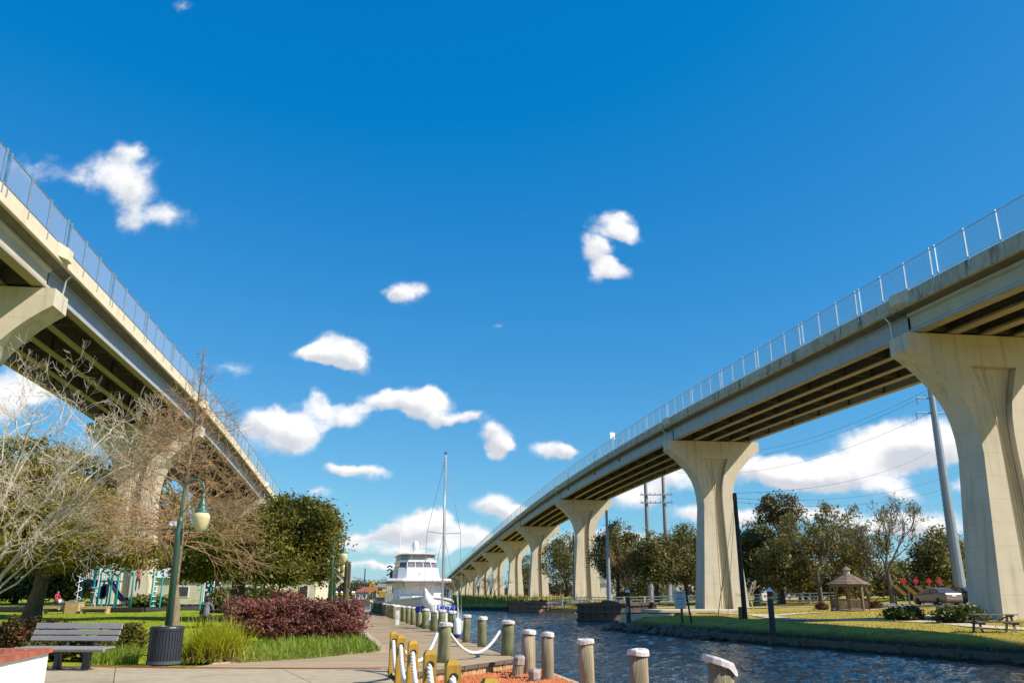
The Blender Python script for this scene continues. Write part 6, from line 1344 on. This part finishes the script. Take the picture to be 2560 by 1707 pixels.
# sheet-pile dolphins around the piers in the water
PILED = M('dark_sheet_piles',(.10,.07,.055),(.065,.05,.04),scale=2,rough=.8,rnd=.15,streak=((3,3,.3),.5,(.03,.025,.02))); PILEL = M('rusty_sheet_piles',(.34,.20,.14),(.26,.15,.11),scale=1.5,rough=.85,rnd=.12,streak=((2,2,.4),.5,(.12,.08,.06)))
def dolphin(lab, corners, top, mats, ledge=True):
    c = Vector((sum(p[0] for p in corners)/len(corners),sum(p[1] for p in corners)/len(corners),WATER_Z)); r = empty('pier_fender',c,0,lab,'fender wall')
    for i in range(len(corners)):
        a,d = Vector((*corners[i],0)),Vector((*corners[(i+1)%len(corners)],0)); n = max(3,int((d-a).length/.42)); rz_ = math.atan2(d.y-a.y,d.x-a.x); mt_ = mats[i%len(mats)]
        for k in range(n): p = a.lerp(d,(k+.5)/n); MB().box((p.x,p.y,(top+WATER_Z-1)/2),((d-a).length/n*.96,.16+.10*(k%2),top-WATER_Z+1),rz_).build('sheet_pile',mt_,r,True)
        o_ = (a-c); 
        for z in (WATER_Z+.12,WATER_Z+(top-WATER_Z)*.52,top-.14):
            nrm = Vector(((d-a).y,-(d-a).x,0)).normalized(); nrm = nrm if nrm.dot(a.lerp(d,.5)-Vector((c.x,c.y,0))) > 0 else -nrm
            MB().beam(a+nrm*.2+Vector((0,0,z)),d+nrm*.2+Vector((0,0,z)),.16,.2).build('waler',mt_,r,True)
    b = MB(); prism(b,corners,WATER_Z,top-.15); b.build('fill',M('fender_fill',(.22,.17,.13),rough=.95),r,True)
    for k in range(16):
        w = [random.random() for _ in corners]; s = sum(w); x = sum(p[0]*q for p,q in zip(corners,w))/s; y = sum(p[1]*q for p,q in zip(corners,w))/s
        o = bpy.data.objects.new('rock_fill',RM[k%5]); COL.objects.link(o); o.parent = r; o.location = Vector((x,y,top-.1))-WO[r.name]; s = random.uniform(.25,.5); o.scale = (s*1.3,s,s*.7); o.rotation_euler = (0,0,random.uniform(0,6)); 
c0,c1,c2 = flat(1447,1552,WATER_Z),flat(1600,1549,WATER_Z),flat(1640,1540,WATER_Z)
zt1 = at(1450,1508,c0.y).z; dolphin('dark timber fender wall with riprap in front of the third bridge pier',[(c0.x,c0.y),(c1.x,c1.y),(c2.x,c2.y),(c0.x+2.5,c0.y+9)],zt1,[PILED])
c0,c1 = flat(1272,1530,WATER_Z),flat(1398,1529,WATER_Z); zt2 = at(1300,1504,c0.y).z; dolphin('rusty sheet-pile fender wall in front of the fourth bridge pier',[(c0.x,c0.y),(c1.x,c1.y),(c1.x+1.5,c1.y+8),(c0.x+1.0,c0.y+9)],zt2,[PILEL,PILED])
# concrete landing beside the second pier
q = on(1650,1530); a_,c_ = at(1652,1527,78),at(1740,1527,76); ld = empty('concrete_landing',((a_.x+c_.x)/2,78,-.3),label='raised concrete landing slab at the foot of the second bridge pier',cat='landing')
zl_ = at(1700,1524,76).z; MB().box(((a_.x+c_.x)/2+1.6,78,zl_-.1),(c_.x-a_.x+6.0,5,.22)).build('slab',PATHM,ld,True,bevel=.02); 
for k in range(5): MB().box((a_.x-.8+k*1.9,75.8,zl_-.6),(.4,.3,.9)).build('support',TIMB_D,ld,True)
a_ = at(1590,1535,72); MB().box((a_.x+1.0,72.5,-.45),(4.4,.5,.75),.15).build('kerb_wall',PATHM,ld,True)
# poles and wires
PSTEEL = M('steel_pole',(.30,.33,.38),(.25,.28,.33),scale=2,rough=.5,metal=.3)
def pole(u,vt,Y,rb,rt,lab,name='steel_pole',mat=PSTEEL):
    p = at(u,vt,Y); x = p.x; z0 = gz(x,Y); r = empty(name,(x,Y,z0),0,lab,'utility pole'); MB().tube([(0,0,-.3),(0,0,p.z-z0)],[rb,rt],12).build('shaft',mat,r,smooth=False); return r,p.z-z0,p
r,h,p = pole(2322,945,92,.62,.30,'tall tapered steel power pole between the gazebo and the nearest pier'); TOPA = []
for z_,l in ((h-2.4,1.7),(h-4.1,2.0)):
    for s in (-1,1): MB().tube([(0,0,z_),(s*l,0,z_+.15)],[.10,.06],8).build('crossarm',PSTEEL,r); MB().tube([(s*l,0,z_+.1),(s*l,0,z_-.7)],.06,6).build('insulator',M('grey_gear',(.25,.26,.28)),r)
for k in range(26): z_ = h-6-k*.55; MB().box((-.36-.01*k,0,z_),(.28,.03,.03)).build('step_bolt',DARKM,r)
HP = []
for u,vt,lab in ((1613,1195,'left steel pole of the twin-pole power structure'),(1657,1188,'right steel pole of the twin-pole power structure')):
    r,h,p = pole(u,vt,135,.50,.26,lab); HP.append((r,h,p))
r,h,p = HP[0]
for v in (1237,1257): z_ = at(1635,v,135).z-WO[r.name].z; MB().beam((-1.0,-.4,z_),(4.2,-.4,z_),.16,.16).build('crossarm',PSTEEL,r); [MB().tube([(x_,-.4,z_),(x_,-.4,z_+.35)],.05,6).build('insulator',DARKM,r) for x_ in (-.8,-.2,.6,1.4,2.2,3.4,4.0)]
pole(1516,1275,112,.32,.16,'single pale steel pole beside the third bridge pier'); pole(1433,1330,150,.16,.10,'thin dark pole between the third and fourth bridge piers',mat=MP)
q = on(1863,1546); p = at(1836,1232,q.y); bp_ = empty('wooden_pole',q,0,'black wooden utility pole standing right of the second bridge pier','utility pole'); MB().tube([(0,0,-.4),(p.x-q.x,0,p.z-q.z)],[.17,.13],10).build('shaft',M('black_pole_wood',(.028,.022,.018),(.04,.032,.026),scale=3,rough=.85,stretch=(5,5,.5)),bp_); MB().tube([(-.32,-.05,-.3),(-.30,-.05,.75)],.13,8).build('stub',TIMB_D,bp_); MB().box((p.x-q.x,0,p.z-q.z-.3),(.22,.3,.35)).build('pole_top_gear',DARKM,bp_)
PT0 = Vector((p.x,q.y,p.z))
def wire(a,c,sag,lab,r=.011): tag(MB().tube(caten(Vector(a),Vector(c),sag,18),r,4).build('overhead_wire',DARKM,fix=False),lab,'wire','overhead wires')
wire(PT0,at(2325,1130,88),1.0,'highest overhead wire running right from the black wooden pole'); wire(PT0-Vector((0,0,.35)),at(2420,1170,88),1.2,'middle overhead wire running right from the black wooden pole'); wire(PT0-Vector((0,0,.6)),at(2420,1200,88),1.2,'lowest overhead wire running right from the black wooden pole')
for i,(v0,v1) in enumerate(((975,1105),(985,1120),(1035,1150))): wire(at(2318,v0,92),at(1690,v1+30,135),2.5,('highest','middle','lowest')[i]+' of the long power lines from the tall steel pole to the twin poles',.015)
for i,(u,lab) in enumerate(((1715,'guy wire with a yellow sleeve in front of the second pier'),(1800,'guy wire running down to the lawn right of the yellow sleeve'))):
    g_ = on(1793 if i == 0 else 1819,1553 if i == 0 else 1548); wire(PT0-Vector((0,0,.4)),g_,0.0,'guy wire from the black pole ending '+('left, in a yellow sleeve' if i == 0 else 'right, without a sleeve'),.014)
    if i == 0: d_ = PT0-g_; tag(MB().tube([g_+d_*.02,g_+d_*.30],.03,6).build('guy_sleeve',YB),'yellow plastic sleeve on the guy wire before the second pier','guy sleeve')
# bridge furniture: sign on the parapet, hanging clearance lamps, drain pipe
s_ = 118.0; q = RP(s_,.4,RZT(s_)-1.8); sg3 = empty('bridge_sign',q,0,'square white road sign on the right bridge, seen above the fence',cat='sign'); MB().tube([(0,0,0),(0,0,2.2)],.06,6).build('post',GALV,sg3); MB().box((0,0,2.35),(.75,.05,.95),R(20)).build('panel',WHITE,sg3)
for s_ in (112,126,146): 
    q = RP(s_,-.35,RZT(s_)-2.5); r = empty('clearance_lamp',q,0,'small dark lamp hanging from the bridge parapet, number %d along the steel span' % ((112,126,146).index(s_)+1),'lamp'); MB().tube([(.3,0,1.6),(0,0,1.6),(0,0,-1.2)],.03,5).build('pipe',DARKM,r); MB().lathe([(.10,-1.45),(.12,-1.2),(.05,-1.1)],n=8).build('lantern',DARKM,r)
    r['label'] = ('nearest','second','farthest')[(112,126,146).index(s_)]+' small dark lamp hanging from the right bridge parapet'
# ------------------------------------------------------------------ far things past the yacht
ex = at(950,1490,215); e_ = empty('excavator_barge',(ex.x,215,WATER_Z),0,'rusty work barge moored left of the yacht','barge'); MB().box((-1.2,0,.45),(9.5,5,1.1)).build('deck',M('barge_rust',(.20,.13,.07),rough=.8),e_); 
for k in range(6): MB().lathe([(.16,0),(.15,1.9+.4*(k%3))],c=(-5.2+k*.9,-2.2,.6),n=8).build('barge_pile',TIMB_D,e_)
xv = empty('excavator',(ex.x+.6,215,WATER_Z+1.0),0,'yellow excavator with a folded boom standing on the barge','excavator'); CY = M('digger_yellow',(.62,.34,.02),rough=.45)
for s in (-1,1): MB().box((0,s*1.0,.4),(3.2,.6,.8)).build('track',DARKM,xv,bevel=.15)
MB().box((.4,0,1.6),(2.6,2.2,1.3)).build('house',CY,xv,bevel=.12); MB().box((-.7,.6,2.2),(1.1,.9,1.5)).build('cab',GLASS,xv,bevel=.08); MB().beam((-1,0,1.6),(-2.9,0,4.6),.45,.5).build('boom',CY,xv); MB().beam((-2.9,0,4.6),(-3.3,0,1.2),.4,.4).build('stick',CY,xv); MB().box((-3.2,0,.9),(.9,1.0,.8)).build('bucket',DARKM,xv,bevel=.1)
house('boathouse','long red-roofed shed on the far shore left of the yacht',at(925,1480,300).x,300,0,9,8,2.4,1.8,M('pale_siding',(.7,.68,.64)),M('red_roof',(.30,.10,.06),rough=.7),4)
house('boathouse','small pale shed with a dark roof on the far shore beside the yacht',at(975,1480,290).x,292,0,9,8,4,2.5,M('pale_siding',(.7,.68,.64)),RF,2)
for i,(u,Y,lab) in enumerate(((840,90,'leftmost white-capped mooring post beyond the lamps'),(853,100,'mooring post just left of the brown timber post'),(880,110,'mooring post just right of the brown timber post'),(884,112,'rightmost mooring post of the pair beside the timber post'))):
    q = at(u,1500,Y); r = empty('mooring_post',(q.x,Y,-.8),0,lab,'post'); h = at(u,1478,Y).z+.8; MB().lathe([(.16,0),(.15,h-.1)],n=10).build('shaft',MP,r); MB().lathe([(.17,h-.35),(.17,h-.2)],n=10).build('band',YB,r); MB().lathe([(.18,h-.12),(.001,h+.1)],n=10).build('cap',WHITE,r)
pole(913,1420,330,.3,.2,'distant thin pole on the horizon above the excavator',mat=MP)
# far woods closing the horizon
def woods():
    segs = [((at(1290,1480,300).x,300),(at(2700,1480,190).x,190),5.5),((at(-150,1480,190).x,190),(at(820,1480,260).x,260),5.0),((at(700,1480,520).x,520),(at(1300,1480,520).x,520),6.0)]; C = []
    for (x0,y0),(x1,y1),h in segs:
        n = 900; t = RNG.uniform(0,1,n); hh = h*(.55+.45*np.abs(np.sin(t*37)+.6*np.sin(t*91)))/1.2; z = RNG.uniform(0,1,n)*hh+.3
        c = np.stack([x0+(x1-x0)*t,y0+(y1-y0)*t+RNG.normal(0,4,n),z],1); C.append((c[:,None,:]+RNG.normal(size=(n,14,3))*.9).reshape(-1,3))
    C = np.concatenate(C); V,Q,T = leafquads(C,.75); tag(link('distant_woods',npmesh('distant_woods',V,Q,T),leafmat('woods_leaves',(.045,.05,.02),(.13,.115,.05),.2)),'dark band of distant woods closing the horizon','woods',kind='stuff')
woods()
